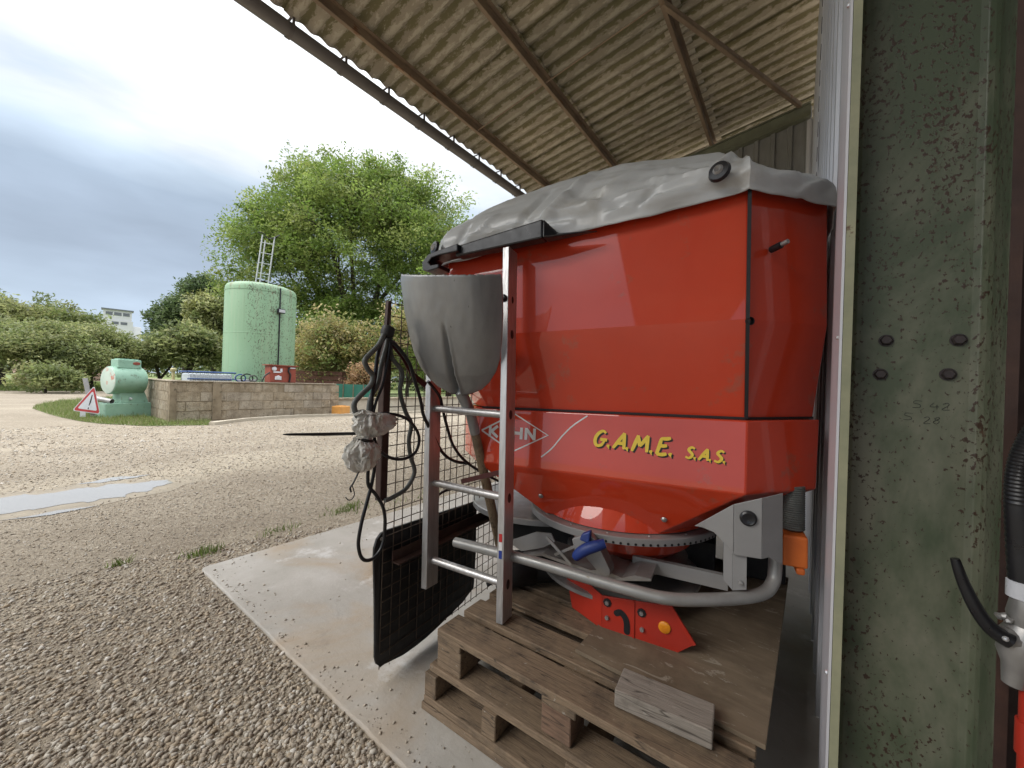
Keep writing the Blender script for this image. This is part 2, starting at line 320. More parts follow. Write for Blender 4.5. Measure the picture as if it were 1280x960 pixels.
def concrete():
    m, t, n, l, b = newmat('slab_concrete'); v = coords(t)
    col = ramp(t, tex(t, v, 2.1, 8, .68), [(.3, (.35, .325, .285)), (.55, (.455, .43, .39)), (.75, (.54, .52, .485))])
    col = mix(t, ramp(t, tex(t, v, 1.3, 6, .6, dist=.7), [(.53, 0.), (.66, .7)]), col, (.41, .31, .205))
    col = mix(t, ramp(t, tex(t, v, 3.7, 7, .7), [(.58, 0.), (.68, .7)]), col, (.66, .65, .63))
    col = mix(t, ramp(t, tex(t, v, 2.6, 8, .75, dist=1.0), [(.60, 0.), (.72, .55)]), col, (.20, .175, .14))
    col = mix(t, ramp(t, tex(t, v, 55, 3, .6), [(.70, 0.), (.74, .7)]), col, (.16, .135, .105))
    l(col, b.inputs['Base Color']); b.inputs['Roughness'].default_value = .82; bump(t, b, tex(t, v, 30, 8, .7), .35, .008); return m
M['concrete'] = concrete()
def groundmat():
    m, t, n, l, b = newmat('gravel_yard'); v = coords(t)
    col = ramp(t, tex(t, v, .9, 8, .6), [(.3, (.255, .208, .150)), (.55, (.335, .283, .212)), (.75, (.40, .345, .265))])
    vo = tex(t, v, 70, kind='ShaderNodeTexVoronoi'); col = mix(t, ramp(t, vo, [(.0, .45), (.5, 0.)]), col, (.42, .38, .32))
    f = tex(t, v, 130, 3, .7); col = mix(t, ramp(t, f, [(.38, .65), (.55, 0.)]), col, (.14, .112, .085))
    lg = tex(t, coords(t, (1, .22, 1)), .45, 4, .6); col = mix(t, ramp(t, lg, [(.52, 0.), (.66, .6)]), col, (.45, .39, .295))
    md = tex(t, v, 21, 6, .75); col = mix(t, ramp(t, md, [(.36, .55), (.52, 0.)]), col, (.17, .135, .095)); col = mix(t, ramp(t, tex(t, v, 33, 5, .7), [(.56, 0.), (.66, .6)]), col, (.52, .46, .37))
    l(col, b.inputs['Base Color']); b.inputs['Roughness'].default_value = .93
    bump(t, b, mix(t, .6, vo, f), .8, .012); return m
M['ground'] = groundmat()
def lawnmat(name='lawn', a=(.115, .16, .045), c=(.185, .225, .08)):
    m, t, n, l, b = newmat(name); v = coords(t)
    col = ramp(t, tex(t, v, 1.4, 7, .65), [(.3, a), (.7, c)]); col = mix(t, ramp(t, tex(t, v, 30, 4, .7), [(.5, 0.), (.62, .5)]), col, (.17, .15, .07))
    l(col, b.inputs['Base Color']); b.inputs['Roughness'].default_value = .9; bump(t, b, tex(t, v, 40, 5, .7), .8, .04); return m
M['lawn'] = lawnmat()
def waterm():
    m, t, n, l, b = newmat('puddle_water'); b.inputs['Base Color'].default_value = (.40, .385, .36, 1); b.inputs['Roughness'].default_value = .05
    b.inputs['Specular IOR Level'].default_value = .9; bump(t, b, tex(t, coords(t, (1, 3, 1)), 14, 3), .05, .004); return m
M['water'] = waterm()
def mudm():
    m, t, n, l, b = newmat('wet_yellow_mud'); v = coords(t)
    l(ramp(t, tex(t, v, 6, 7, .7), [(.3, (.245, .20, .14)), (.7, (.37, .31, .225))]), b.inputs['Base Color'])
    b.inputs['Roughness'].default_value = .45; bump(t, b, tex(t, v, 50, 5), .5, .006); return m
M['mud'] = mudm()
def blockm():
    m, t, n, l, b = newmat('stained_concrete_block'); v = coords(t, (1, 1, 1), True)
    oi = n('ShaderNodeObjectInfo')
    col = ramp(t, tex(t, v, 5, 7, .7), [(.28, (.19, .145, .092)), (.5, (.32, .26, .18)), (.75, (.46, .40, .31))])
    col = mix(t, ramp(t, oi.outputs['Random'], [(.55, 0.), (.95, .5)]), col, (.38, .345, .29))
    col = mix(t, ramp(t, tex(t, coords(t, (1, 1, .35), True), 7, 6, .7), [(.52, 0.), (.68, .6)]), col, (.11, .085, .055))
    gp = n('ShaderNodeNewGeometry').outputs['Position']
    def wpos(s_):
        mm_ = n('ShaderNodeMapping'); mm_.inputs['Scale'].default_value = s_; l(gp, mm_.inputs[0]); return mm_.outputs[0]
    col = mix(t, ramp(t, tex(t, wpos((1, 1, .35)), 2.3, 7, .7), [(.48, 0.), (.64, .55)]), col, (.155, .12, .078))
    col = mix(t, ramp(t, tex(t, wpos((1, 1, 1.6)), 3.1, 7, .7), [(.54, 0.), (.66, .6)]), col, (.40, .35, .27))
    col = mix(t, ramp(t, tex(t, wpos((1, 1, .8)), 14, 6, .7), [(.56, 0.), (.66, .6)]), col, (.10, .08, .055))
    l(col, b.inputs['Base Color']); b.inputs['Roughness'].default_value = .9; bump(t, b, tex(t, v, 40, 6, .7), .8, .02); return m
M['blockwork'] = blockm()
M['mortar'] = pmat('bund_core', (.29, .235, .16), (.17, .13, .085), 5, .95, 0, .4, 60, .008, rnd=False, spots=[((.11, .09, .06), 7, .58)])
def vcol(name, rough=.7, trans=.0, bmp=0):
    m, t, n, l, b = newmat(name); a = n('ShaderNodeAttribute'); a.attribute_name = 'tint'
    l(a.outputs['Color'], b.inputs['Base Color']); b.inputs['Roughness'].default_value = rough
    if trans:
        tr = n('ShaderNodeBsdfTranslucent'); l(a.outputs['Color'], tr.inputs[0]); mixs = n('ShaderNodeMixShader'); mixs.inputs[0].default_value = trans
        out = t.nodes['Material Output']; l(b.outputs[0], mixs.inputs[1]); l(tr.outputs[0], mixs.inputs[2]); l(mixs.outputs[0], out.inputs[0])
    return m
M['leaf'] = vcol('leaves', .5, .5)
M['stone'] = vcol('gravel_stones', .85)
M['blade'] = vcol('grass_blades', .6, .35)
M['bark'] = pmat('bark', (.075, .06, .045), (.04, .032, .025), 9, .9, 0, .5, 25, .02, stretch=(1, 1, .3))
def npmesh(name, V, F4, tint, mat, parent=None):
    """fast mesh from arrays; tint is one colour per vertex"""
    me = bpy.data.meshes.new(name); nv = len(V); nf, k = F4.shape
    me.vertices.add(nv); me.vertices.foreach_set('co', V.astype(np.float32).ravel())
    me.loops.add(nf*k); me.loops.foreach_set('vertex_index', F4.astype(np.int32).ravel())
    me.polygons.add(nf); me.polygons.foreach_set('loop_start', np.arange(0, nf*k, k, dtype=np.int32))
    if tint is not None:
        at = me.color_attributes.new('tint', 'FLOAT_COLOR', 'POINT')
        at.data.foreach_set('color', np.concatenate([tint, np.ones((nv, 1))], 1).astype(np.float32).ravel())
    me.materials.append(mat); me.update(calc_edges=True); me.validate()
    o = bpy.data.objects.new(name, me); COL.objects.link(o); o.parent = parent
    return o

# ================================================================ THE SETTING
def sheet(name, poly, z, mat, kind='structure'):
    m = MB(); m.add([(x, y, z) for x, y in poly], [tuple(range(len(poly)))])
    return tag(m.build(name, mat), kind=kind)
GZ = -.011
sheet('ground', [(-900, -900), (900, -900), (900, 900), (-900, 900)], GZ, M['ground'])
LAWN_NEAR = [(-9.73, 2.66), (-10.2, 1.75), (-11.1, 1.25), (-11.8, 1.05), (-13, .86), (-14, .75), (-16.1, .59), (-17.6, .75), (-19.6, 1.3), (-21.5, 2.5), (-27, 4.1),
             (-36, 6.9), (-60, 14), (-60, 60), (-11.2, 60), (-11.2, 6.0), (-10.8, 2.95)]
sheet('lawn', LAWN_NEAR, GZ+.008, M['lawn'])
sheet('lawn', [(-28.7, -60), (-28.2, -8), (-28.7, .13), (-29.2, 2.84), (-46, 9.15), (-62, 13.6), (-62, 62), (-400, 120), (-400, -120)], GZ+.008, M['lawn'])
# shallow puddle in a wheel track, with a wet muddy rim
PUD = [(-4.54, -1.4), (-4.44, -.6), (-4.52, .04), (-4.46, .25), (-4.43, .42), (-4.50, .62), (-4.57, .80), (-4.66, .95), (-4.76, 1.02), (-4.95, 1.06), (-5.07, .95), (-5.02, .82), (-5.14, .70), (-5.10, .6),
       (-5.18, .48), (-5.15, .3), (-5.24, .1), (-5.28, -.5), (-5.2, -1.4), (-4.9, -1.8)]
cx = sum(p[0] for p in PUD)/len(PUD); cy = sum(p[1] for p in PUD)/len(PUD)
sheet('mud_patch', [(cx+(x-cx)*1.35+random.uniform(-.07, .07), cy+(y-cy)*1.22+random.uniform(-.05, .05)) for x, y in PUD], GZ+.002, M['mud'])
def shore(P, amp, z, sub=6):
    Q = [tuple(Vector(p).lerp(Vector(q_), t/sub)) for p, q_ in zip(P, P[1:]+P[:1]) for t in range(sub)]
    sheet('puddle', [(x+amp*(noise.noise((x*7, y*7, 1))+.6*noise.noise((x*21, y*21, 3))), y+amp*(noise.noise((x*7, y*7, 7))+.6*noise.noise((x*21, y*21, 5)))) for x, y in Q], z, M['water'])
shore([(cx+(x-cx)*.8, y) for x, y in PUD], .085, GZ+.0045)
shore([(-5.30, .42), (-5.24, .62), (-5.27, .86), (-5.36, .98), (-5.42, .7)], .05, GZ+.0048)
shore([(-4.36, .05), (-4.32, .3), (-4.35, .52), (-4.41, .3)], .04, GZ+.0048)
# slab: rounded outer corner, ragged front edge
m = MB(); pts = []
for i in range(110): pts.append((4-(4+2.535)*i/109, .682+.006*noise.noise((i*2.7, 3, 0))))
for i in range(1, 8):
    a = -math.pi/2-math.pi/2*i/8; pts.append((-2.535+.035*math.cos(a), .717+.035*math.sin(a)))
for i in range(40): pts.append((-2.57+.012*noise.noise((i*2.6, 9, 0)), .72+(13-.72)*i/39))
pts.append((4, 13))
m.prism(pts, lambda x, y: (x, y, -.12), lambda x, y: (x, y, 0))
tag(m.build('concrete_slab', M['concrete'], bevel=.006), kind='structure')
# pale kerb along the foot of the bund
m = MB(); kp = [(-9.72, 2.69), (-10.02, 3.1), (-10.26, 3.5), (-10.45, 4.2), (-10.5, 4.8), (-10.35, 5.6), (-10.2, 6.2), (-10.1, 8), (-10.1, 12)]
for a, b in zip(kp, kp[1:]): m.bar((*a, GZ+.03), (*b, GZ+.03), .12, .07)
tag(m.build('kerb', M['limestone']), kind='structure')

# ---------------------------------------------------------------- gravel stones (uncountable)
def in_poly(x, y, poly):
    r = np.zeros(len(x), bool); n = len(poly); j = n-1
    for i in range(n):
        xi, yi = poly[i]; xj, yj = poly[j]
        c = ((yi > y) != (yj > y)) & (x < (xj-xi)*(y-yi)/(yj-yi+1e-12)+xi); r ^= c; j = i
    return r
def scatter_stones(name, n, dmin, dmax, size, lobes):
    # polar scatter about the yard in front of the slab, thinner with distance
    u = rng.random(n*3); d = dmin*(dmax/dmin)**u; az = rng.uniform(R(-8), R(108), n*3)
    x = -np.sin(az)*d; y = np.cos(az)*d
    ok = ~((x > -2.56) & (y > .675)) & ~in_poly(x, y, LAWN_NEAR) & ~in_poly(x, y, [(cx+(a-cx)*1.03, cy+(b-cy)*1.03) for a, b in PUD]) & (y > -4.2) & (x > -27) & ~((x < -10.1) & (y > 2.9))
    x = x[ok][:n]; y = y[ok][:n]; d = d[ok][:n]; k = len(x)
    ph = (1+5**.5)/2
    if lobes == 12:
        B = np.array([(-1,ph,0),(1,ph,0),(-1,-ph,0),(1,-ph,0),(0,-1,ph),(0,1,ph),(0,-1,-ph),(0,1,-ph),(ph,0,-1),(ph,0,1),(-ph,0,-1),(-ph,0,1)])/math.sqrt(1+ph*ph)
        F = np.array([(0,11,5),(0,5,1),(0,1,7),(0,7,10),(0,10,11),(1,5,9),(5,11,4),(11,10,2),(10,7,6),(7,1,8),(3,9,4),(3,4,2),(3,2,6),(3,6,8),(3,8,9),(4,9,5),(2,4,11),(6,2,10),(8,6,7),(9,8,1)])
    else:
        B = np.array([(1,0,0),(-1,0,0),(0,1,0),(0,-1,0),(0,0,1),(0,0,-1.)]); F = np.array([(0,2,4),(2,1,4),(1,3,4),(3,0,4),(2,0,5),(1,2,5),(3,1,5),(0,3,5)])
    s = size[0]+(size[1]-size[0])*rng.random(k)**2.4; s = s*np.clip(d/3.3, 1, 2.5)
    sc = np.stack([s*rng.uniform(.85, 1.5, k), s*rng.uniform(.6, 1.0, k), s*rng.uniform(.35, .75, k)], 1)
    V = B[None]*sc[:, None]*rng.uniform(.78, 1.18, (k, len(B), 1))
    a = rng.uniform(0, 2*math.pi, k); til = rng.normal(0, .35, k)
    ca, sa, ct, st = np.cos(a), np.sin(a), np.cos(til), np.sin(til)
    X = V[..., 0]*ct[:, None]+V[..., 2]*st[:, None]; Z = -V[..., 0]*st[:, None]+V[..., 2]*ct[:, None]; Y = V[..., 1]
    W = np.stack([X*ca[:, None]-Y*sa[:, None]+x[:, None], X*sa[:, None]+Y*ca[:, None]+y[:, None], Z+GZ+(sc[:, 2]*rng.uniform(-.1, .55, k))[:, None]], 2).reshape(-1, 3)
    FF = (F[None]+np.arange(k)[:, None, None]*len(B)).reshape(-1, 3)
    base = np.array([(.42,.355,.275),(.345,.30,.24),(.47,.43,.365),(.28,.235,.185),(.39,.315,.225),(.56,.525,.47)])[rng.choice(6, k, p=[.28,.22,.16,.16,.13,.05])]
    t_ = base*rng.uniform(.82, 1.12, (k, 1))*1.02; t_ = np.repeat(t_, len(B), 0)
    return tag(npmesh(name, W, FF, t_, M['stone']), 'loose grey and beige crushed stones covering the yard', 'gravel', kind='stuff')
scatter_stones('gravel', 52000, .75, 3.0, (.0028, .0112), 12)
scatter_stones('gravel', 60000, 2.2, 11, (.0028, .0085), 6)
k = 330; xs = rng.uniform(-2.5, -.3, k); ys = .70+rng.exponential(.035, k); xe = -2.545+rng.exponential(.04, 160); ye_ = rng.uniform(.75, 3.2, 160)
xs = np.concatenate([xs, xe, rng.uniform(-2.4, -1.3, 60)]); ys = np.concatenate([ys, ye_, rng.uniform(.75, 1.9, 60)]); k = len(xs)
Bo = np.array([(1,0,0),(-1,0,0),(0,1,0),(0,-1,0),(0,0,1),(0,0,-.4)]); Fo = np.array([(0,2,4),(2,1,4),(1,3,4),(3,0,4),(2,0,5),(1,2,5),(3,1,5),(0,3,5)])
s = .0015+.0055*rng.random((k, 1, 1))**2.8; V = Bo[None]*s*rng.uniform(.6, 1.3, (k, 6, 3)); V[..., 0] += xs[:, None]; V[..., 1] += ys[:, None]; V[..., 2] += .001
tag(npmesh('spilled_gravel', V.reshape(-1, 3), (Fo[None]+np.arange(k)[:, None, None]*6).reshape(-1, 3), np.repeat(np.array([(.46, .40, .32)])*rng.uniform(.65, 1.2, (k, 1)), 6, 0), M['stone']), 'small stones spilled onto the edge of the concrete slab', 'gravel', kind='stuff')
# ---------------------------------------------------------------- grass
def blades(name, P, hmin, hmax, wd, label, cols):
    k = len(P); a = rng.uniform(0, 2*math.pi, k); h = rng.uniform(hmin, hmax, k); ln = rng.normal(0, .35, (k, 2))*h[:, None]
    dx = np.cos(a)*wd; dy = np.sin(a)*wd
    A = np.stack([P[:, 0]-dx, P[:, 1]-dy, P[:, 2]], 1); B = np.stack([P[:, 0]+dx, P[:, 1]+dy, P[:, 2]], 1); C = np.stack([P[:, 0]+ln[:, 0], P[:, 1]+ln[:, 1], P[:, 2]+h], 1)
    V = np.stack([A, B, C], 1).reshape(-1, 3); F = np.arange(3*k).reshape(-1, 3)
    c = np.array(cols)[rng.integers(0, len(cols), k)]*rng.uniform(.75, 1.2, (k, 1))
    return tag(npmesh(name, V, F, np.repeat(c, 3, 0), M['blade']), label, 'grass', kind='stuff')
GC = [(.17, .235, .055), (.205, .265, .075), (.14, .20, .048), (.27, .28, .115), (.30, .28, .15)]
x = rng.uniform(-22, -9.6, 90000); y = rng.uniform(.5, 5.2, 90000)
k = in_poly(x, y, LAWN_NEAR) & ~((x > -14.2) & (x < -10.5) & (y > 2.1)) & (rng.random(90000) < np.clip(1.9-np.hypot(x, y)/13, .15, 1)*np.clip((y-.5)*.9+.35, 0, 1))
blades('grass', np.stack([x[k], y[k], np.full(k.sum(), GZ)], 1), .03, .13, .006, 'short green grass around the old green drum machine', GC)
x = rng.uniform(-46, -28.3, 30000); y = rng.uniform(-3, 12, 30000)
blades('grass', np.stack([x, y, np.full(30000, GZ)], 1), .05, .22, .016, 'mown grass under the row of spreading trees', GC[:4])
P = []
for (tx, ty, r_, n_) in ((-2.78, .76, .05, 120), (-2.95, .42, .025, 40), (-2.82, 1.18, .07, 60), (-2.88, 1.68, .07, 130), (-2.96, 1.80, .05, 60), (-2.75, 2.3, .3, 120)):
    P.append(np.stack([rng.normal(tx, r_*.55, n_), rng.normal(ty, r_, n_), np.full(n_, GZ)], 1))
blades('grass', np.concatenate(P), .015, .06, .003, 'small green weed tufts along the slab edge', GC[:3])

# ================================================================ OPEN SHED
shed = empty('farm_shed', (0, 0, 0), 0, 'open fronted farm shed with brown corrugated roof and rusty green steel column', 'building')
def Zp(x): return 5.25+.159*x          # underside of the purlins
SL = math.atan(.159); WAVE = .1834; SHW = 5*WAVE
def roof_sheet(length, lift=0):
    m = MB(); n = 5*12+6; V = []
    for side in (0, 1):
        for j in range(n+1):
            yy = j*WAVE/12
            z = .0165*math.cos(2*math.pi*yy/WAVE)+(.0075 if side else 0)
            V += [(0, yy, z), (length, yy, z)]
    F = []
    for j in range(n):
        a = 2*j; b = 2*(n+1)+2*j
        F += [(a, a+1, a+3, a+2), (b, b+2, b+3, b+1)]
    for e_ in (0, 1):
        for j in range(n): a = 2*j+e_; b = 2*(n+1)+2*j+e_; F.append((a, a+2, b+2, b))
    m.add(V, F, True); return m.mesh('roof_sheet', M['roof'])
rows = [(-4.24, -2.60, 0), (-2.78, -1.12, .012), (-1.36, .55, .024), (.40, 2.4, .036)]
for ri, (xa, xb, lift) in enumerate(rows):
    me = roof_sheet((xb-xa)/math.cos(SL))
    for k in range(-7 if ri < 2 else -21, 5):  # unseen behind camera: outer rows cut for daylight, inner rows stretched for dark reflection
        y0 = 3.53+SHW*k - (.0 if ri != 2 else .05)
        inst('roof_sheet', me, shed, (xa, y0-.045, Zp(xa)+.135+lift+(.015 if k % 2 else 0)), (0, -SL+random.uniform(-.001, .001), 0))
# purlins: folded steel, web up and a flange along the bottom
for px_ in (-3.81, -2.68, -1.26, .35):
    z = Zp(px_); m = MB(); ye = -2.95 if px_ < -2 else -15.7  # out of view, purlins end with the cut and stretched roof rows
    m.box((px_+.035, ye, z), (px_+.043, 7.05, z+.10)); m.box((px_, ye, z-.001), (px_+.0345, 7.05, z+.007)); m.box((px_+.0435, ye, z+.092), (px_+.085, 7.05, z+.099))
    m.build('purlin', M['steel_old'], shed)
# gutter: half round with brackets
gx, gz, gr = -4.30, 4.640, .088
m = MB(); V = []; n = 14
for yy in (-2.95, 7.1):
    for rr in (gr, gr-.006):
        V += [(gx+rr*math.cos(math.pi+math.pi*j/n), yy, gz+rr*math.sin(math.pi+math.pi*j/n)) for j in range(n+1)]
k = n+1; F = []
for j in range(n): F += [(j, j+1, 2*k+j+1, 2*k+j), (k+j, 3*k+j, 3*k+j+1, k+j+1)]
for j in (0, n): F.append((j, 2*k+j, 3*k+j, k+j))
m.add(V, F, True)
m.tube([(gx-gr, -2.95, gz), (gx-gr, 7.1, gz)], .009, 8)
gut = m.build('gutter', M['gutter'], shed)
m = MB(); V = []
for yy in (-.018, .018):
    V += [(gx+(gr+.010)*math.cos(math.pi+math.pi*j/n), yy, gz+(gr+.010)*math.sin(math.pi+math.pi*j/n)) for j in range(n+1)]
m.add(V, [(j, j+1, k+j+1, k+j) for j in range(n)], True)
m.box((gx+gr-.004, -.012, gz-.01), (gx+gr+.012, .012, gz+.11)); m.box((gx-.02, -.012, gz+.088), (gx+gr+.012, .012, gz+.094))
bme = m.mesh('gutter_bracket', M['gutter'])
for i in range(18): inst('gutter_bracket', bme, gut, (0, -2.8+.567*i, 0))
# far gable: sloping green rafter, ribbed grey infill below it, rail
ra = MB(); ya = 6.95
for (w_, z0, z1) in ((.05, -.012, 0), (.004, -.19, -.0125), (.05, -.202, -.1905)):
    ra.hexa([(-4.3, ya-w_, Zp(-4.3)+z0), (.05, ya-w_, Zp(.05)+z0), (.05, ya+w_, Zp(.05)+z0), (-4.3, ya+w_, Zp(-4.3)+z0),
             (-4.3, ya-w_, Zp(-4.3)+z1), (.05, ya-w_, Zp(.05)+z1), (.05, ya+w_, Zp(.05)+z1), (-4.3, ya+w_, Zp(-4.3)+z1)])
ra.build('rafter', M['green_beam'], shed)
m = MB(); m.box((-4.2, 6.90, 4.05), (.07, 6.96, 4.13)); m.build('rail', M['green_beam'], shed)
for i in range(4):                                        # trapezoid sheets, one part per sheet
    m = MB(); x0 = .068-1.07*(i+1); P = []
    for j in range(5):
        b = x0+j*.2134
        P += [(b, 0), (b+.135, 0), (b+.150, -.035), (b+.198, -.035)]
    P.append((x0+1.067, 0)); V = []
    for (a, d_) in P: V += [(a, 7.01+d_, .02), (a, 7.01+d_, Zp(a)-.03)]
    for (a, d_) in P: V += [(a, 7.012+d_, .02), (a, 7.012+d_, Zp(a)-.03)]
    n = len(P); F = [(2*j, 2*j+2, 2*j+3, 2*j+1) for j in range(n-1)]+[(2*n+2*j, 2*n+2*j+1, 2*n+2*j+3, 2*n+2*j+2) for j in range(n-1)]
    m.add(V, F); m.build('gable_panel', M['clad_gable'], shed)
# brace and sag rods under the roof
m = MB(); m.bar((-1.235, 4.04, 5.02), (-.082, 6.85, 5.18), .045, .006); m.bar((-1.215, 4.03, 5.05), (-.062, 6.84, 5.21), .006, .05); m.build('brace', M['steel_old'], shed)
for (x0, x1) in ((-3.79, -2.68), (-2.66, -1.26)):
    m = MB(); m.tube([(x0, 4.05, Zp(x0)+.015), (x1, 4.05, Zp(x1)+.015)], .008, 6); m.build('sag_rod', M['steel_old'], shed)
# side wall cladding seen edge-on: ribbed sheets
rib = [(0, 0), (.165, 0), (.178, -.026), (.222, -.026)]
for i in range(6):
    m = MB(); y0 = 1.2+i*.96; P = []
    for j in range(4): P += [(y0+j*.24+a, .101+d_) for a, d_ in rib]
    P.append((y0+.958, .101)); V = []
    for (a, d_) in P: V += [(d_, a, .001), (d_, a, 5.15)]
    for (a, d_) in P: V += [(d_+.002, a, .001), (d_+.002, a, 5.15)]
    n = len(P); m.add(V, [(2*j, 2*j+1, 2*j+3, 2*j+2) for j in range(n-1)]+[(2*n+2*j, 2*n+2*j+2, 2*n+2*j+3, 2*n+2*j+1) for j in range(n-1)])
    m.build('wall_panel', M['clad'], shed)
# perforated strip hung on the cladding, slightly out of plumb
m = MB(); m.hexa([(.070, 3.62, 2.2), (.074, 3.62, 2.2), (.074, 3.68, 2.2), (.070, 3.68, 2.2), (.070, 3.10, 5.1), (.074, 3.10, 5.1), (.074, 3.16, 5.1), (.070, 3.16, 5.1)])
st = m.build('perforated_strip', M['strip'], shed)
m = MB(); m.hexa([(0, -.014, 0), (.004, -.014, 0), (.004, .014, 0), (0, .014, 0), (0, -.030, .085), (.004, -.030, .085), (.004, -.002, .085), (0, -.002, .085)])
sm = m.mesh('slot', M['seam'])
for i in range(17): inst('slot', sm, st, (.067, 3.65-.52*(i+.35)/17.5, 2.2+2.9*(i+.35)/17.5))
m = MB(); m.tube([(.045, 6.86, 0), (.045, 6.86, 4.95)], .038, 14); m.build('downpipe', M['strip'], shed)
# interior right of the column; unseen side wall added to block light
m = MB(); m.box((.34, 1.55, 0), (3.0, 1.60, 5.4)); m.build('inner_wall_light_block', M['brown_steel'], shed)
m = MB(); m.box((1.6, -2.9, 0), (1.65, 1.545, 5.4)); m.build('inner_wall_light_block', M['brown_steel'], shed)
# column: rolled section with fillets, pale front edges, bolts, pencil marks
CW = 1.087; m = MB()
prof = [(.0687, 1.0), (.0831, 1.0), (.0831, CW-.024), (.0865, CW-.014), (.0955, CW-.0055), (.106, CW-.004), (.256, CW-.004), (.2665, CW-.0055), (.2725, CW-.014), (.2757, CW-.024), (.2757, 1.0), (.290, 1.0),
        (.290, 1.174), (.2757, 1.174), (.2757, CW+.024), (.266, CW+.004), (.093, CW+.004), (.0831, CW+.024), (.0831, 1.174), (.0687, 1.174)]
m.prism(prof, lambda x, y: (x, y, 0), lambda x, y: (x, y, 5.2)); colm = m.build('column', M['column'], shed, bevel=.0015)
m = MB(); m.box((.0690, .9975, .0), (.0828, .9995, 5.2)); m.build('flange_edge', M['cream'], colm)
m = MB(); m.box((.276, .9975, .0), (.2897, .9995, 5.2)); m.build('flange_edge', M['brown_steel'], colm)
m = MB(); m.lathe([(0, -.010), (.009, -.010), (.0118, -.007), (.0122, 0)], 6, (0, 0, 0), (0, 1, 0), False); m.lathe([(0, -.002), (.0138, -.002), (.0138, .0)], 16, (0, 0, 0), (0, 1, 0), False)
m.v = [(x*.86, y, z*.86) for x, y, z in m.v]; bm_ = m.mesh('bolt', M['bolt'])
for (bx, bz) in ((.241, 1.161), (.229, 1.096), (.142, 1.164), (.135, 1.095)): inst('bolt', bm_, colm, (bx, CW-.0042, bz), (0, random.uniform(0, 1), 0))
m = MB()                                                   # pencilled figures on the web: S 42 / S 28
def scrib(strokes, ox, oz, s):
    for st_ in strokes:
        pp = smooth_path([(ox+a*s, CW-.0048, oz+b*s) for a, b in st_], 4)
        m.tube(pp, .0004, 4, smooth=False)
S_ = [(1, 1), (.3, 1.05), (.1, .7), (.8, .45), (.75, .05), (0, 0)]
scrib([S_], .183, 1.030, .013); scrib([[(.4, 1), (0, .4), (.9, .4)], [(.7, .7), (.7, 0)], [(1.3, .8), (1.7, 1), (1.9, .7), (1.2, 0), (2, 0)]], .207, 1.028, .013)
scrib([S_], .171, 1.005, .013); scrib([[(0, .8), (.4, 1), (.6, .7), (0, 0), (.7, 0)], [(1.5, 1), (1.1, .75), (1.6, .4), (1.3, 0), (1.0, .3), (1.6, .8), (1.5, 1)]], .199, 1.000, .013)
m.build('pencil_marks', M['dark'], colm)
m = MB(); m.box((.0640, 1.0, .01), (.0683, 1.19, 5.2)); fl = m.build('flashing', M['strip'], shed)
m = MB(); m.lathe([(0, .004), (.004, .003), (.0055, 0)], 8, (0, 0, 0), (-1, 0, 0)); sm = m.mesh('screw', M['screw'])
for z in (.48, 1.167, 1.85, 2.5): inst('screw', sm, fl, (.0639, 1.03, z))

# ================================================================ YARD BEYOND
# bund wall of concrete blocks
bund = empty('bund_wall', (-10.72, 4.06, 0), 0, 'low stained concrete block wall around the green tank', 'wall')
BH = .86; by0, by1 = -1.82, 1.82
m = MB(); m.box((-.2, by0, -.1), (-.004, by1, BH)); m.box((-3.3, by0+.004, -.1), (-.2005, by0+.2, BH)); m.box((-3.3, by1-.2, -.1), (-.2005, by1, BH)); m.box((-3.3, by0+.2005, -.1), (-3.1, by1-.2005, BH)); m.build('wall_core', M['mortar'], bund)
bl = MB(); bl.box((0, 0, 0), (.19, .485, .196)); bme = bl.mesh('block', M['blockwork'])
hb = MB(); hb.box((0, 0, 0), (.19, .235, .196)); hme = hb.mesh('block', M['blockwork'])
for c in range(4):
    z = .012+c*.212; y = by0+.008; first = c % 2
    while y < by1-.1:
        half = first or y+.485 > by1; first = 0; L_ = .235 if half else .485
        if y+L_ > by1+.12: break
        o = inst('block', hme if half else bme, bund, (-.19+random.uniform(-.004, .006), y, z+random.uniform(-.003, .003)), (0, 0, random.uniform(-.004, .004))); y += L_+.014
    xx = -.22; first = c % 2
    while xx > -3.1:
        L_ = .235 if first else .485; first = 0
        inst('block', hme if L_ < .3 else bme, bund, (xx, by0+random.uniform(-.004, .004), z), (0, 0, math.pi/2)); xx -= L_+.014
m = MB(); m.box((.004, -1.10, 0), (.035, -.93, BH-.004)); m.box((-.03, by0-.03, 0), (.028, by0+.09, BH-.01)); m.build('pilaster', M['mortar'], bund, bevel=.006)
m = MB(); m.box((-.215, by0-.02, BH), (.022, by1+.01, BH+.028)); m.box((-3.3, by0-.02, BH), (-.2155, by0+.21, BH+.028)); m.build('coping', M['blockwork'], bund, bevel=.008)
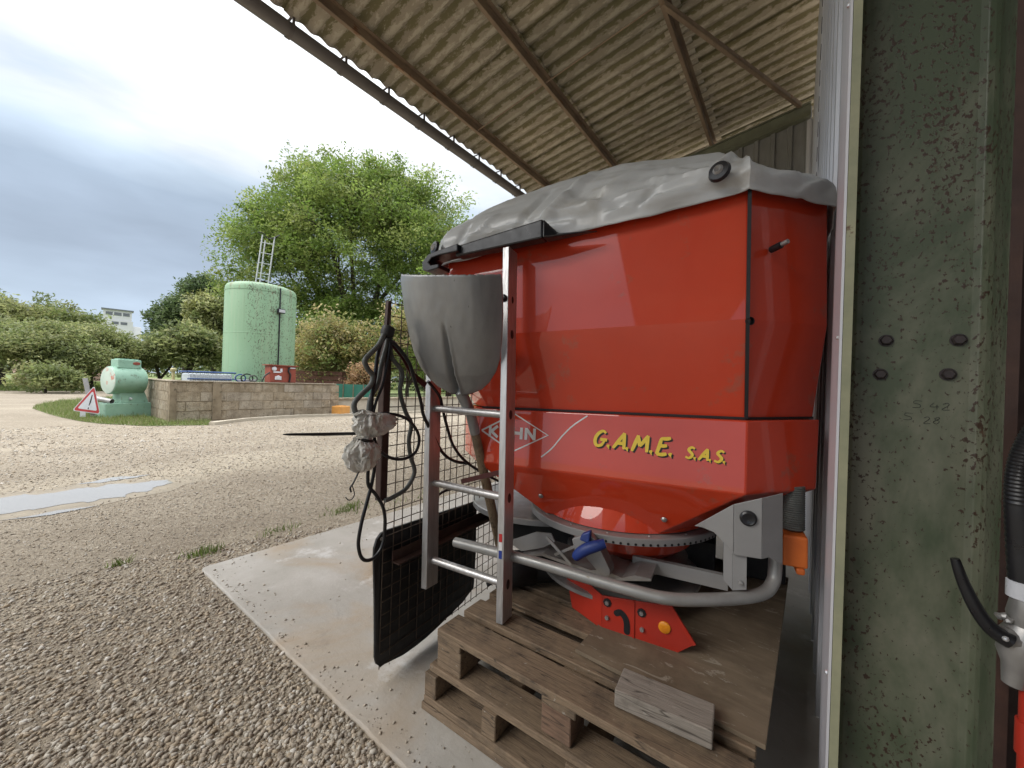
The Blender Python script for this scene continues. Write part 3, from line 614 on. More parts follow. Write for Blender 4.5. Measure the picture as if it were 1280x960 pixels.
# storage tank
tank = empty('storage_tank', (-12.5, 4.55, 0), 0, 'tall pale green steel storage tank with flaking paint', 'tank')
m = MB(); m.lathe([(0, .02), (.87, .02), (.87, 2.19), (.874, 2.195), (.874, 2.205), (.87, 2.21), (.87, 3.44), (.862, 3.50), (.83, 3.55), (.70, 3.60), (.35, 3.645), (0, 3.655)], 64); m.build('shell', M['tank'], tank)
m = MB(); m.lathe([(.870, 3.36), (.878, 3.362), (.878, 3.40), (.870, 3.402)], 64); m.build('rim_band', M['tank'], tank)
m = MB(); m.lathe([(.870, .95), (.876, .952), (.876, .975), (.870, .977)], 64); m.build('weld_band', M['tank'], tank)
m = MB(); pd = Vector((.857, .14, 0)); m.tube([pd+Vector((.012, 0, .9)), pd+Vector((.012, 0, 3.5))], .018, 8); pipe = m.build('pipe', M['black_gloss'], tank)
m = MB(); m.box((.88, .05, 2.80), (.96, .25, 2.92)); m.build('floodlight', M['black_gloss'], tank, bevel=.01)
m = MB(); m.box((.961, .085, 2.82), (.965, .24, 2.90)); m.build('lamp_glass', M['glass_lamp'], tank)
lad = MB(); rails = [((-.05, -.17, 3.55), (-.02, -.03, 5.12)), ((-.05, .15, 3.55), (-.02, .29, 5.16)), ((-.28, .02, 3.6), (-.25, .13, 5.05))]
lm = MB()
for a, b in rails: lm.tube([a, b], .018, 8)
al = lm.build('access_ladder', M['tank_steel'], tank)
for i in range(5):
    t_ = .1+i*.19; m = MB(); m.tube([Vector(rails[0][0]).lerp(Vector(rails[0][1]), t_), Vector(rails[1][0]).lerp(Vector(rails[1][1]), t_)], .012, 6); m.build('rung', M['tank_steel'], al)
m = MB(); m.tube(smooth_path([(-.02, -.16, 5.15), (-.02, -.03, 5.18), (-.02, .12, 5.06), (-.02, .29, 5.15), (-.02, .42, 5.26)], 4), .016, 6); m.build('top_hoop', M['dark'], al)
# container in its blue cage, lying inside the bund
ibc = empty('liquid_container', (-11.35, 3.05, 0), 0, 'white plastic liquid container in a blue tube cage behind the block wall', 'container')
m = MB(); m.box((-.5, -.40, .1), (.14, .45, 1.055)); m.build('plastic_body', M['ibc'], ibc, bevel=.04)
for i in range(13): m = MB(); m.tube([(.155, -.42+i*.075, .1), (.155, -.42+i*.075, 1.09)], .008, 6); m.build('cage_bar', M['ibc'], ibc)
m = MB()
for z in (.93, 1.09): m.tube([(.16, -.44, z), (.16, .50, z)], .012 if z < 1 else .02, 8)
m.tube([(-.5, -.44, 1.09), (.16, -.44, 1.09)], .016, 8); m.tube([(-.5, .50, 1.09), (.16, .50, 1.09)], .016, 8); m.build('cage_rail', M['blue_steel'], ibc)
hz = empty('pump_hoses', (-11.25, 3.72, 0), 0, 'tangle of dark and blue pump hoses beside the caged container', 'hose')
for k_, (cy_, r_, mt) in enumerate(((-.06, .11, 'blue_steel'), (.07, .13, 'black_gloss'), (.2, .09, 'hose_grey'))):
    m = MB(); m.tube([(.05+.03*k_, cy_+r_*math.cos(a), .97+r_*math.sin(a)*.85) for a in [i*math.pi/8 for i in range(17)]], .016, 6, cap=False); m.build('coil', M[mt], hz)
m = MB(); m.box((-.06, -.12, .80), (.02, .30, .94)); m.build('pump_body', M['sign_white'], hz, bevel=.01)
# red pump cabinet on the wall top
pc = empty('pump_cabinet', (-10.80, 4.465, .889), 0, 'rusty red pump cabinet standing on the block wall', 'cabinet')
m = MB(); m.box((-.28, -.31, 0), (.06, .31, .43)); m.build('case', M['oldred'], pc, bevel=.008)
m = MB(); m.hexa([(-.32, -.36, .431), (.10, -.36, .431), (.10, .36, .425), (-.32, .36, .425), (-.32, -.36, .455), (.10, -.36, .455), (.10, .36, .449), (-.32, .36, .449)]); m.build('lid', M['oldred'], pc)
m = MB(); m.box((-.05, -.36, -.025), (.085, .40, -.001)); m.build('base_plate', M['oldred'], pc)
for (yy, zz, r_) in ((-.22, .35, .05), (-.12, .13, .045)): m = MB(); m.lathe([(0, .025), (r_, .02), (r_+.008, 0)], 18, (.061, yy, zz), (1, 0, 0)); m.build('dial', M['sign_white'], pc)
for (ya_, yb_, za, zb) in ((-.24, -.06, .25, .285), (-.20, -.05, .07, .16), (.12, .29, .37, .40), (-.08, -.03, .27, .36)):
    m = MB(); m.box((.061, ya_, za), (.072, yb_, zb)); m.build('label_plate', M['sign_white'], pc)
m = MB(); m.tube(smooth_path([(.08, .14, .40), (.09, .11, .30), (.085, .16, .2), (.08, .14, .02)], 5), .022, 8); m.build('switch_cable', M['black_gloss'], pc)
m = MB(); m.tube(smooth_path([(.03, -.31, .25), (.03, -.42, .16), (.03, -.48, .02), (.03, -.44, -.05)], 5), .018, 8); m.build('outlet_hose', M['black_gloss'], pc)
# low pale wall, orange crate, teal sheets and stacked boards to the right
m = MB(); m.box((-11.15, 5.98, -.1), (-10.9, 13, .42)); lw = m.build('low_wall', M['limestone'], bevel=.01, tags=('low pale rendered wall to the right of the block wall', 'wall'))
m = MB(); m.box((-11.2, 5.95, .421), (-10.86, 13.03, .46)); m.build('coping', M['blockwork'], lw)
m = MB(); m.box((-.17, -.2, 0), (.15, .18, .27)); cr = m.build('plastic_crate', M['box_orange'], bevel=.02, tags=('small orange plastic crate at the end of the block wall', 'crate')); cr.location = (-10.45, 5.92, GZ); cr.rotation_euler = (0, 0, .3)
m = MB(); m.box((-.10, -.14, .2701), (.06, .10, .285)); m.build('lid', M['box_orange'], cr)
tf = empty('teal_fence', (-12.1, 7.2, 0), math.atan2(.65, .88), 'low teal sheet screen behind the pale wall', 'fence')
for i in range(4):
    m = MB(); m.box((-.62+i*.34, -.012, .2), (-.62+i*.34+.325, .012, .86)); m.build('panel', M['teal'], tf)
    m = MB(); m.box((-.635+i*.34, -.03, 0), (-.61+i*.34, -.0125, .9)); m.build('post', M['steel_old'], tf)
bp = empty('board_stack', (-15.1, 7.45, 0), math.atan2(.7, .94), 'brown stack of old boards behind the green tank', 'boards')
for i in range(7):
    m = MB(); m.box((-1.5+random.uniform(-.1, .1), -.2, .1+i*.175), (1.1+random.uniform(-.1, .1), .2+random.uniform(-.04, .04), .1+i*.175+.15)); m.build('board', M['brick'], bp)
m = MB(); m.tube([(-14, 2.96, GZ), (-14, 2.96, 1.10)], .035, 10); m.lathe([(.06, 0), (.07, .06), (.05, .09), (0, .095)], 12, (-14, 2.96, 1.09)); m.build('marker_post', M['post'], tags=('thin yellowed marker post behind the block wall corner', 'post'))
# old drum machine
dr = empty('drum_machine', (-12.55, 1.80, GZ), R(16), 'old mint green drum mill on a concrete base in the grass', 'machine')
m = MB(); m.box((-.26, -.43, 0), (.24, .42, .33)); m.build('base', M['drum'], dr, bevel=.01)
m = MB(); m.hexa([(-.2, -.14, .331), (.18, -.14, .331), (.18, .37, .331), (-.2, .37, .331), (-.16, -.14, .60), (.14, -.14, .60), (.14, .30, .60), (-.16, .30, .60)]); m.build('pedestal', M['drum'], dr, bevel=.01)
m = MB(); m.lathe([(.30, -.30), (.315, -.285), (.315, .26), (.30, .285), (.22, .305), (0, .31)], 40, (0, 0, .845), (0, 1, 0)); m.build('drum', M['drum'], dr)
m = MB(); m.lathe([(0, -.318), (.26, -.312), (.298, -.304), (.300, -.296)], 40, (0, 0, .845), (0, 1, 0)); m.build('end_cover', M['drumface'], dr)
m = MB(); m.box((-.15, -.20, 1.13), (.15, .22, 1.325)); bx = m.build('control_box', M['drum'], dr, bevel=.012)
m = MB(); m.lathe([(0, .008), (.055, .007), (.06, 0)], 20, (.151, .13, 1.245), (1, 0, 0)); m.v = [(a, (b-.13)*1.2+.13, (c-1.245)*.6+1.245) for a, b, c in m.v]; m.build('name_plate', M['oldred'], bx)
m = MB(); m.box((-.12, -.15, 1.3255), (.10, .02, 1.35)); m.box((-.10, .08, 1.3255), (.12, .18, 1.345)); m.build('hatch', M['drum'], bx)
m = MB(); m.lathe([(.0, .05), (.02, .045), (.028, .0)], 12, (.181, .02, .43), (1, 0, 0)); m.build('drain_plug', M['sign_white'], dr)
for yy in (-.2, .2): m = MB(); m.tube([(.13, yy, 1.10), (.16, yy, 1.17)], .018, 8); m.build('lifting_lug', M['drum'], dr)
# triangular road sign leaning on it, with its post, and an offcut of pipe
rs = empty('road_sign', (-12.25, 1.18, GZ), 0, 'triangular red and white road sign leaning against the green drum machine', 'sign')
def tri(s, off):                                          # apex, left, right with clipped corners, in the leaning sign plane
    P = [Vector((-.12, .115, .72)), Vector((.10, -.215, .20)), Vector((.02, .20, .10))]; c = sum(P, Vector())/3; out = []
    nn = (P[1]-P[0]).cross(P[2]-P[0]).normalized(); nn = nn if nn.x > 0 else -nn
    for i in range(3):
        for j in (1, 2):
            q = P[i].lerp(P[(i+(2 if j == 1 else 1)) % 3], .06); out.append(c+(q-c)*s+nn*off)
    return out
def slab_poly(m, a, b):
    n = len(a); m.add(a+b, [tuple(reversed(range(n))), tuple(range(n, 2*n))]+[(i, (i+1) % n, n+(i+1) % n, n+i) for i in range(n)])
m = MB(); slab_poly(m, tri(1.0, 0), tri(1.0, .006)); m.build('rim', M['sign_white'], rs)
m = MB(); slab_poly(m, tri(.94, .0062), tri(.94, .008)); m.build('border', M['sign_red'], rs)
m = MB(); slab_poly(m, tri(.70, .0082), tri(.70, .010)); m.build('sign_face', M['sign_white'], rs)
P = tri(.70, .0102); c = sum(P, Vector())/6; d = (P[0]+P[1])/2-c
sdv = d.cross(Vector((1, 0, 0))).normalized()*.014
m = MB(); m.add([c+d*.75-sdv, c+d*.75+sdv, c+d*.1+sdv*1.5, c-d*.2+sdv*.6, c-d*.2-sdv, c+d*.1-sdv*.5], [(0, 1, 2, 3, 4, 5)]); m.add([c-d*.35-sdv, c-d*.35+sdv, c-d*.5+sdv, c-d*.5-sdv], [(0, 1, 2, 3)]); m.build('road_symbol', M['dark'], rs)
m = MB(); m.bar((-.19, -.02, .88), (-.02, .10, .06), .075, .04, (1, 0, 0)); m.build('post', M['steel'], rs)
m = MB(); m.box((.075, -.10, .06), (.09, -.02, .17)); m.build('clamp', M['sign_white'], rs)
m = MB(); m.lathe([(.055, 0), (.06, 0), (.06, .34), (.055, .34), (.052, .02), (0, .02)], 18, (-12.55, 1.34, .42), (.72, .66, -.18)); m.build('pipe_offcut', M['steel'], tags=('short grey pipe offcut lying on the drum machine base', 'pipe'))
# grain silo far away
sl = empty('grain_silo', (-213.7, 28, 0), math.atan2(28, -213.7)+math.pi/2, 'distant white grain silo with a windowed head house above the trees', 'silo')
for i, xx in enumerate((-4.6, -.1, 4.4)):
    m = MB(); m.lathe([(2.3, 0), (2.3, 18.2), (2.1, 18.6), (0, 18.7)], 24, (-xx, 2.2, 0)); m.build('silo_cell', M['silo'], sl)
m = MB(); m.box((-4.2, 0, 15), (5.4, 5, 20.3)); m.build('gallery', M['silo'], sl)
m = MB(); m.box((-3.8, .4, 20.301), (3.9, 4.6, 24.2)); m.build('head_house', M['silo'], sl)
m = MB(); m.box((-4.3, -.1, 24.201), (4.4, 5.1, 24.6)); m.build('roof', M['silo_dark'], sl)
for (a, b) in ((-3.2, -1.4), (-1.0, 1.0), (1.4, 3.2)): m = MB(); m.box((a, 4.601, 22.2), (b, 4.68, 23.4)); m.box((a, .32, 22.2), (b, .399, 23.4)); m.build('window', M['silo_dark'], sl)
for (a, b) in ((-2.6, -.8), (-.3, 1.5)): m = MB(); m.box((a, 5.001, 18.8), (b, 5.06, 19.8)); m.box((a, -.06, 18.8), (b, -.001, 19.8)); m.build('window', M['silo_dark'], sl)
hs = empty('farmhouse', (-58, 5.2, 0), R(5), 'pinkish farmhouse wall glimpsed under the trees', 'house')
M['pink'] = pmat('pink_render', (.50, .33, .27), (.42, .28, .23), 1, .85); M['tile'] = pmat('roof_tile', (.26, .15, .11), (.18, .11, .08), 2, .85)
m = MB(); m.box((-3, -4, 0), (3, 4, 2.6)); m.build('wall', M['pink'], hs)
m = MB(); m.prism([(-3.3, 2.601), (3.3, 2.601), (0, 3.9)], lambda a, b: (a, -4.3, b), lambda a, b: (a, 4.3, b)); m.build('roof', M['tile'], hs)
for yy in (-2.4, .2, 2.6): m = MB(); m.box((3.001, yy-.4, .9), (3.04, yy+.4, 2.1)); m.build('window', M['silo_dark'], hs)

# ---------------------------------------------------------------- trees
def tree(name, loc, lobes, nclus, per, leaf, cols, label, trunk=(.2, 2), stems=3, group=None, spread=.5, cat='tree', seed=1):
    """lobes: (x,y,z,rx,ry,rz) about the base; leaf clumps fill the outer part of each lobe, limbs reach into them"""
    g = np.random.default_rng(seed); root = empty(name, (*loc, GZ), 0, label, cat, group)
    vol = np.array([l[3]*l[4]+l[4]*l[5] for l in lobes]); pick = g.choice(len(lobes), nclus, p=vol/vol.sum()); Lb = np.array(lobes)[pick]
    d = g.normal(size=(nclus, 3)); d /= np.linalg.norm(d, axis=1)[:, None]; d[:, 2] = np.where(d[:, 2] < -.55, -d[:, 2]*.6, d[:, 2])
    r_ = g.uniform(.25, 1, nclus)**.45
    C = Lb[:, :3]+d*Lb[:, 3:]*r_[:, None]*g.uniform(.9, 1.10, (nclus, 1))
    C = C[C[:, 2] > (.25 if cat == 'shrub' else max(.55, .35*min(l[2]-l[5]*.4 for l in lobes)))]; n = len(C); cs = spread*g.uniform(.6, 1.35, n)
    k = n*per; P = np.repeat(C, per, 0)+np.clip(g.normal(size=(k, 3)), -1.5, 1.5)*np.repeat(cs, per)[:, None]*np.array((.5, .5, .36)); P[:, 2] = np.maximum(P[:, 2], .03)
    nrm = g.normal(size=(k, 3))*.75+np.array((0, 0, .8)); nrm /= np.linalg.norm(nrm, axis=1)[:, None]
    t_ = np.cross(nrm, g.normal(size=(k, 3))); t_ /= np.linalg.norm(t_, axis=1)[:, None]; b_ = np.cross(nrm, t_)
    s = leaf*g.uniform(.6, 1.3, (k, 1)); V = np.stack([P-t_*s, P+b_*s*.42-t_*s*.1, P+t_*s, P-b_*s*.42-t_*s*.1], 1).reshape(-1, 3); F = np.arange(4*k).reshape(-1, 4)
    ci = g.integers(0, len(cols), n); col = np.repeat(np.array(cols)[ci]*g.uniform(.75, 1.2, (n, 1)), per, 0)*g.uniform(.75, 1.25, (k, 1))
    npmesh('crown', V, F, np.repeat(col, 4, 0), M['leaf'], root)
    m = MB(); tr, th = trunk; top = Vector((0, 0, th)); m.tube([(0, 0, -.05), (tr*.1, 0, th*.5), top], [tr*1.25, tr, tr*.85], 9)
    main = []
    for i in range(stems):
        l_ = lobes[i % len(lobes)]; e_ = Vector((l_[0]+g.normal()*.2*l_[3], l_[1]+g.normal()*.2*l_[4], l_[2]+l_[5]*.55)); mid = top.lerp(e_, .45)+Vector((g.normal()*.1*l_[3], g.normal()*.1*l_[4], 0))
        pth = smooth_path([top-Vector((0, 0, tr)), mid, e_], 4); q = len(pth); m.tube(pth, [tr*.62*(1-.85*j/(q-1)) for j in range(q)], 7); main += pth[2:]
    for i in g.choice(n, min(n, 26*stems), replace=False):
        e_ = Vector(C[i]); a = min(main, key=lambda p: (p-e_).length+(.6*max(0, p.z-e_.z))); mid = a.lerp(e_, .5)+Vector((0, 0, .08*(a-e_).length))
        m.tube(smooth_path([a, mid, e_], 3), [tr*.2*(1-.8*j/6) for j in range(7)], 5, cap=False)
    m.build('trunk', M['bark'], root); return root
ASH = [(.20, .29, .06), (.225, .31, .075), (.165, .255, .05), (.26, .335, .085), (.29, .34, .10)]
DARK = [(.115, .165, .065), (.09, .135, .056), (.15, .20, .078)]
HAZ = [(.26, .30, .115), (.31, .34, .14), (.195, .24, .09), (.36, .37, .165)]
OCH = [(.34, .30, .11), (.40, .335, .14), (.27, .28, .10), (.22, .27, .085), (.44, .37, .19)]
RUS = [(.36, .21, .11), (.42, .27, .15), (.27, .20, .09)]
tree('ash_tree', (-22.3, 13.3), [(0, 0, 9.4, 5.4, 5.4, 5.0), (-3.6, -2.6, 7.6, 3.6, 3.6, 3.9), (3.2, 2.6, 8.6, 4.3, 4.3, 4.6), (-1.6, -1.2, 12.0, 2.9, 2.9, 2.6), (1.8, 1.4, 12.2, 2.8, 2.8, 2.4), (-4.0, -3.2, 10.0, 2.2, 2.2, 2.0),
     (4.4, 3.6, 5.2, 3.2, 3.2, 2.6), (-2.6, -2.2, 4.6, 3.0, 3.0, 2.2), (.3, 0, 4.4, 3.0, 3.0, 2.0)], 1750, 100, .10, ASH, 'tall broad bright green ash tree behind the storage tank', (.36, 2.6), 9, spread=.78, seed=3)
tree('dark_tree', (-46, 10.6), [(0, .5, 6.2, 2.6, 2.6, 3.4), (-.3, -.6, 5.2, 2.0, 2.1, 2.6), (.3, 1.3, 8.2, 1.7, 1.8, 2.4)], 600, 66, .16, DARK, 'dark green round tree left of the storage tank', (.3, 2), 3, spread=.8, seed=4)
tree('lime_tree', (-36.8, 10.2), [(0, 0, 5.3, 1.5, 1.7, 2.7), (0, .4, 2.8, 1.5, 1.8, 1.7)], 190, 60, .16, HAZ[1:]+[(.19, .20, .06)], 'yellowish green tree touching the left edge of the tank', (.2, 1.5), 3, spread=.8, seed=5)
tree('spreading_tree', (-30.7, 7.2), [(0, 0, 2.7, 1.5, 1.6, 1.5), (0, .8, 2.2, 1.1, 1.2, 1.2)], 170, 60, .14, HAZ, 'light green bushy tree just left of the tank foot', (.14, .9), 4, spread=.65, group='spreading trees along the lawn', seed=6)
sp = [((-48, 1.6), [(0, 0, 4.4, 2.4, 2.8, 2.3), (0, -1.6, 4.2, 2, 2.2, 2.2), (.3, 1.8, 3.6, 1.8, 2, 1.8)], 300, 'tallest spreading tree at the far left with a loose crown'),
      ((-34.7, .2), [(0, 0, 2.5, 2, 2.2, 1.35), (0, -1.8, 2.3, 1.8, 2, 1.4)], 300, 'spreading tree on the lawn at the left edge'),
      ((-29.9, 1.4), [(0, 0, 1.9, 1.5, 1.9, 1.2), (.3, .6, 1.1, 1.2, 1.4, 1.0)], 280, 'low spreading tree with branches near the ground behind the road sign'),
      ((-31.2, 3.1), [(0, 0, 2.35, 1.4, 1.5, 1.2), (0, .8, 2.1, 1.1, 1.2, 1.1)], 230, 'spreading tree straight behind the green drum machine'),
      ((-33.6, 5.0), [(0, 0, 1.95, 1.2, 1.3, .9), (0, .9, 1.8, 1.0, 1.1, .85)], 190, 'spreading tree below the distant grain silo'),
      ((-31.9, 6.1), [(0, 0, 2.1, 1.1, 1.2, 1.15)], 130, 'small spreading tree between the drum machine and the tank')]
for i, (lc, lb, nc, lbl) in enumerate(sp):
    lb = lb+[(l[0]+random.uniform(-.8, .8)*l[3], l[1]+random.uniform(-1, 1)*l[4], l[2]+random.uniform(-.25, .55)*l[5], l[3]*.5, l[4]*.5, l[5]*random.uniform(.35, .6)) for l in lb for _ in range(3)]
    tree('spreading_tree', lc, lb, nc, 96, .085 if i else .13, HAZ if i else HAZ[1:]+OCH[2:4], lbl, (.13, .75 if i else 1.6), 5, spread=.62 if i else .9, group='spreading trees along the lawn', seed=20+i)
tree('shrub', (-26.2, 1.3), [(0, 0, .55, .9, 1.0, .75), (0, .6, .4, .7, .7, .5)], 80, 55, .085, HAZ, 'leafy green shrub in front of the spreading trees', (.04, .3), 3, spread=.4, cat='shrub', seed=31)
tree('ochre_tree', (-15.2, 8.3), [(0, 0, 2.2, 1.5, 1.6, 1.5), (.5, .6, 1.9, 1.3, 1.4, 1.4), (-.6, -.5, 1.6, 1.0, 1.1, 1.2)], 330, 62, .075, OCH, 'yellowing ochre tree to the right of the tank', (.09, .8), 4, spread=.5, seed=41)
tree('ochre_tree', (-13.9, 10.9), [(0, 0, 2.7, 1.5, 1.6, 1.7), (.4, .7, 2.2, 1.3, 1.4, 1.6)], 260, 60, .075, OCH+ASH[:2], 'yellow green tree behind the wire mesh panel', (.09, .8), 4, spread=.5, seed=42)
tree('russet_shrub', (-12.5, 7.9), [(0, 0, .95, .6, .62, .75), (.1, .2, .55, .5, .5, .5)], 110, 55, .05, RUS, 'reddish brown shrub behind the low pale wall', (.03, .3), 3, spread=.28, cat='shrub', seed=43)
tree('green_tree', (-19.6, 9.6), [(0, 0, 2.7, 1.4, 1.5, 1.6), (.5, .9, 2.2, 1.2, 1.3, 1.4)], 190, 60, .10, HAZ[1:]+ASH[:2], 'green tree right behind the storage tank foot', (.1, .9), 4, spread=.6, seed=44)
tree('green_tree', (-14.9, 14.4), [(0, 0, 4.6, 2.3, 2.4, 2.6), (.3, .5, 2.4, 2.2, 2.3, 2.0)], 420, 62, .11, ASH, 'green tree behind the shovel and ladder', (.16, 1.2), 4, spread=.75, seed=45)
# far wood closing the horizon
def far_wood(P, label, n, hgt):
    pts_ = []
    for (a, b) in zip(P, P[1:]):
        pts_ += [Vector(a).lerp(Vector(b), t) for t in rng.random(n)]
    C = np.array([(p.x+rng.normal()*2.5, p.y+rng.normal()*2.5, rng.random()**.7*hgt*(.7+.5*noise.noise((p.x*.08, p.y*.08, 0)))) for p in pts_]); k = len(C)*26
    Pp = np.repeat(C, 26, 0)+np.clip(rng.normal(size=(k, 3)), -1.4, 1.4)*.9; s = .27*rng.uniform(.6, 1.3, (k, 1)); t_ = rng.normal(size=(k, 3)); t_ /= np.linalg.norm(t_, axis=1)[:, None]; b_ = np.cross(t_, rng.normal(size=(k, 3))); b_ /= np.linalg.norm(b_, axis=1)[:, None]
    V = np.stack([Pp-t_*s, Pp+b_*s*.5, Pp+t_*s, Pp-b_*s*.5], 1).reshape(-1, 3); c = np.array(HAZ+DARK)[rng.integers(0, 7, k)]*rng.uniform(.7, 1.2, (k, 1))
    tag(npmesh('far_wood', V, np.arange(4*k).reshape(-1, 4), np.repeat(c, 4, 0), M['leaf']), label, 'woodland', kind='stuff')
far_wood([(-110, -60, 0), (-120, 10, 0), (-100, 60, 0), (-60, 90, 0)], 'distant line of green woodland on the horizon', 700, 6.5)
far_wood([(-66, 20, 0), (-48, 25, 0), (-30, 30, 0), (-12, 34, 0)], 'green thicket filling the gap behind the tank', 420, 7)

# ================================================================ PALLETS AND WHAT LIES ON THEM
def pallet_part(mesh_cache, name, size, mat, parent, loc, rz=0):
    key = (name, size, mat.name)
    if key not in mesh_cache:
        m = MB(); m.box((0, 0, 0), size); me = m.mesh(name, mat)
        bm = bmesh.new(); bm.from_mesh(me); bmesh.ops.bevel(bm, geom=bm.edges[:], offset=.0025, segments=1, affect='EDGES'); bm.to_mesh(me); bm.free(); mesh_cache[key] = me
    return inst(name, mesh_cache[key], parent, loc, (random.uniform(-.004, .004), random.uniform(-.004, .004), rz+random.uniform(-.006, .006)))
PC = {}
low = empty('wooden_pallet', (-.935, .838, 0), R(1.8), 'lower wooden pallet of thick planks lying on the concrete', 'pallet', 'stacked wooden pallets')
for (y_, wd) in ((0, .10), (.42, .10), (.86, .10)): pallet_part(PC, 'bottom_board', (.88, wd, .024), M['wood'], low, (-.006, y_-.004, .001)); pallet_part(PC, 'bottom_board', (.88, wd, .021), M['wood'], low, (0, y_, .0265))
for x_ in (0, .235, .50, .80): pallet_part(PC, 'joist', (.05, .96, .071), M['wood'], low, (x_, .002, .048))
upp = empty('wooden_pallet', (-.902, .856, .12), R(1.8), 'upper wooden pallet with block feet under the red spreader', 'pallet', 'stacked wooden pallets')
for y_ in (0, .40, .82): pallet_part(PC, 'bottom_board', (.88, .10, .022), M['wood'], upp, (-.025, y_-.004, 0))
for x_ in (0, .385, .745):
    for y_ in (.004, .41, .83): pallet_part(PC, 'block', (.10 if x_ == 0 else .085, .085, .076), M['wood_red'] if x_ else M['wood'], upp, (x_, y_, .0225))
    pallet_part(PC, 'stringer_board', (.098, .93, .021), M['wood'], upp, (x_, .001, .099))
y_ = 0
for i in range(7): wd = (.100, .092, .10, .095, .10, .09, .10)[i]; pallet_part(PC, 'deck_board', (.855, wd, .022), M['wood'], upp, (0, y_, .1205)); y_ += wd+(.026, .05, .03, .05, .03, .04, 0)[i]
m = MB(); m.box((-.47, 0, 0), (0, .98, .011)); ply = m.build('plywood_sheet', M['ply'], bevel=.001, tags=('muddy plywood sheet lying on the upper pallet under the red spreader', 'board')); ply.location = (-.035, 1.022, .2655); ply.rotation_euler = (0, 0, R(-1.5))
m = MB(); m.box((0, 0, 0), (.215, .088, .042)); wb = m.build('wood_block', M['wood_grey'], bevel=.003, tags=('short pale grey timber offcut lying on the pallet edge', 'wood')); wb.location = (-.342, .925, .2645); wb.rotation_euler = (0, 0, R(6))

# ================================================================ FERTILISER SPREADER
TI, YM = R(1.2), R(8)
BM = Vector((-.109, 1.265, .761))
mu = Vector((math.cos(YM)*math.cos(TI), math.sin(YM)*math.cos(TI), math.sin(TI))); mv = Vector((-math.sin(YM), math.cos(YM), 0)); mw = mu.cross(mv)
OFF = Vector((-.5, .6, -.485))
sprd = empty('fertiliser_spreader', label='red fertiliser spreader with a grey tarpaulin cover standing on pallets', cat='spreader')
o_ = BM+mu*OFF.x+mv*OFF.y+mw*OFF.z
sprd.matrix_world = Matrix(((mu.x, mv.x, mw.x, o_.x), (mu.y, mv.y, mw.y, o_.y), (mu.z, mv.z, mw.z, o_.z), (0, 0, 0, 1)))
def q(u, v, w_): return (u-OFF.x, v-OFF.y, w_-OFF.z)
def shift(m): m.v = [q(*p) for p in m.v]; return m
def ring(w_, u0, u1, v0, v1, c, cl=None):
    cl = cl or c
    return [(u0+cl, v0, w_), (u1-c, v0, w_), (u1, v0+c, w_), (u1, v1-c, w_), (u1-c, v1, w_), (u0+cl, v1, w_), (u0, v1-cl, w_), (u0, v0+cl, w_)]
def loft(rings, caps=(False, False)):
    m = MB(); n = len(rings[0]); V = [p for r_ in rings for p in r_]
    F = [(i*n+j, i*n+(j+1) % n, (i+1)*n+(j+1) % n, (i+1)*n+j) for i in range(len(rings)-1) for j in range(n)]
    if caps[0]: F.append(tuple(range(n)))
    if caps[1]: F.append(tuple(range((len(rings)-1)*n, len(rings)*n)))
    return m.add(V, F)
shift(loft([ring(.2105, -1.09, .190, .058, 1.27, .19), ring(.495, -1.27, .22, 0, 1.32, .22), ring(.90, -1.30, .222, .020, 1.31, .222)])).build('hopper_extension', M['red'], sprd, bevel=.005, seg=3)
shift(loft([ring(-.19, -.69, -.205, .10, .80, .04), ring(-.001, -1.10, .19, .0, 1.30, .19), ring(.206, -1.12, .202, .022, 1.28, .198), ring(.2065, -1.07, .17, .075, 1.24, .18)], (True, False))).build('lower_hopper', M['red'], sprd, bevel=.004, seg=3)
m = MB(); m.lathe([(.335, -.189), (.315, -.13), (.262, -.055), (.2, -.02)], 48, (-.43, .375, 0)); shift(m).build('outlet_cone', M['red'], sprd)
def vb(w_): return .022*w_/.206                           # lean of the lettered band
# rubber seams
def edge_strip(pts_, wd, dp, name='seam'):
    m = MB()
    for a, b in zip(pts_, pts_[1:]): m.bar(a, b, wd, dp, (0, -1, 0))
    return shift(m).build(name, M['seam'], sprd)
edge_strip([(.004, .004, .905), (.001, -.003, .495), (.002, .052, .212)], .0095, .012)
edge_strip([(-.92, .055, .2105), (.002, .055, .2105), (.189, .245, .2105)], .007, .007)
m = MB(); m.lathe([(0, -.012), (.010, -.010), (.012, 0)], 10, (.008, -.004, .488), (.5, -.87, 0)); shift(m).build('rivet', M['seam'], sprd)
m = MB(); m.tube([(.060, .058, .70), (.082, .036, .704)], .010, 12); shift(m).build('valve_stub', M['black_gloss'], sprd)
m = MB(); m.tube([(.083, .035, .7045), (.096, .022, .707)], .0065, 10); shift(m).build('valve_tip', M['steel'], sprd)
for (u_, w_, v_) in ((-.655, -.114, .058), (-.222, -.128, .065)): m = MB(); m.lathe([(0, .006), (.007, .005), (.010, 0)], 12, (u_, v_-.001, w_), (0, -.85, -.5)); shift(m).build('screw', M['steel'], sprd)
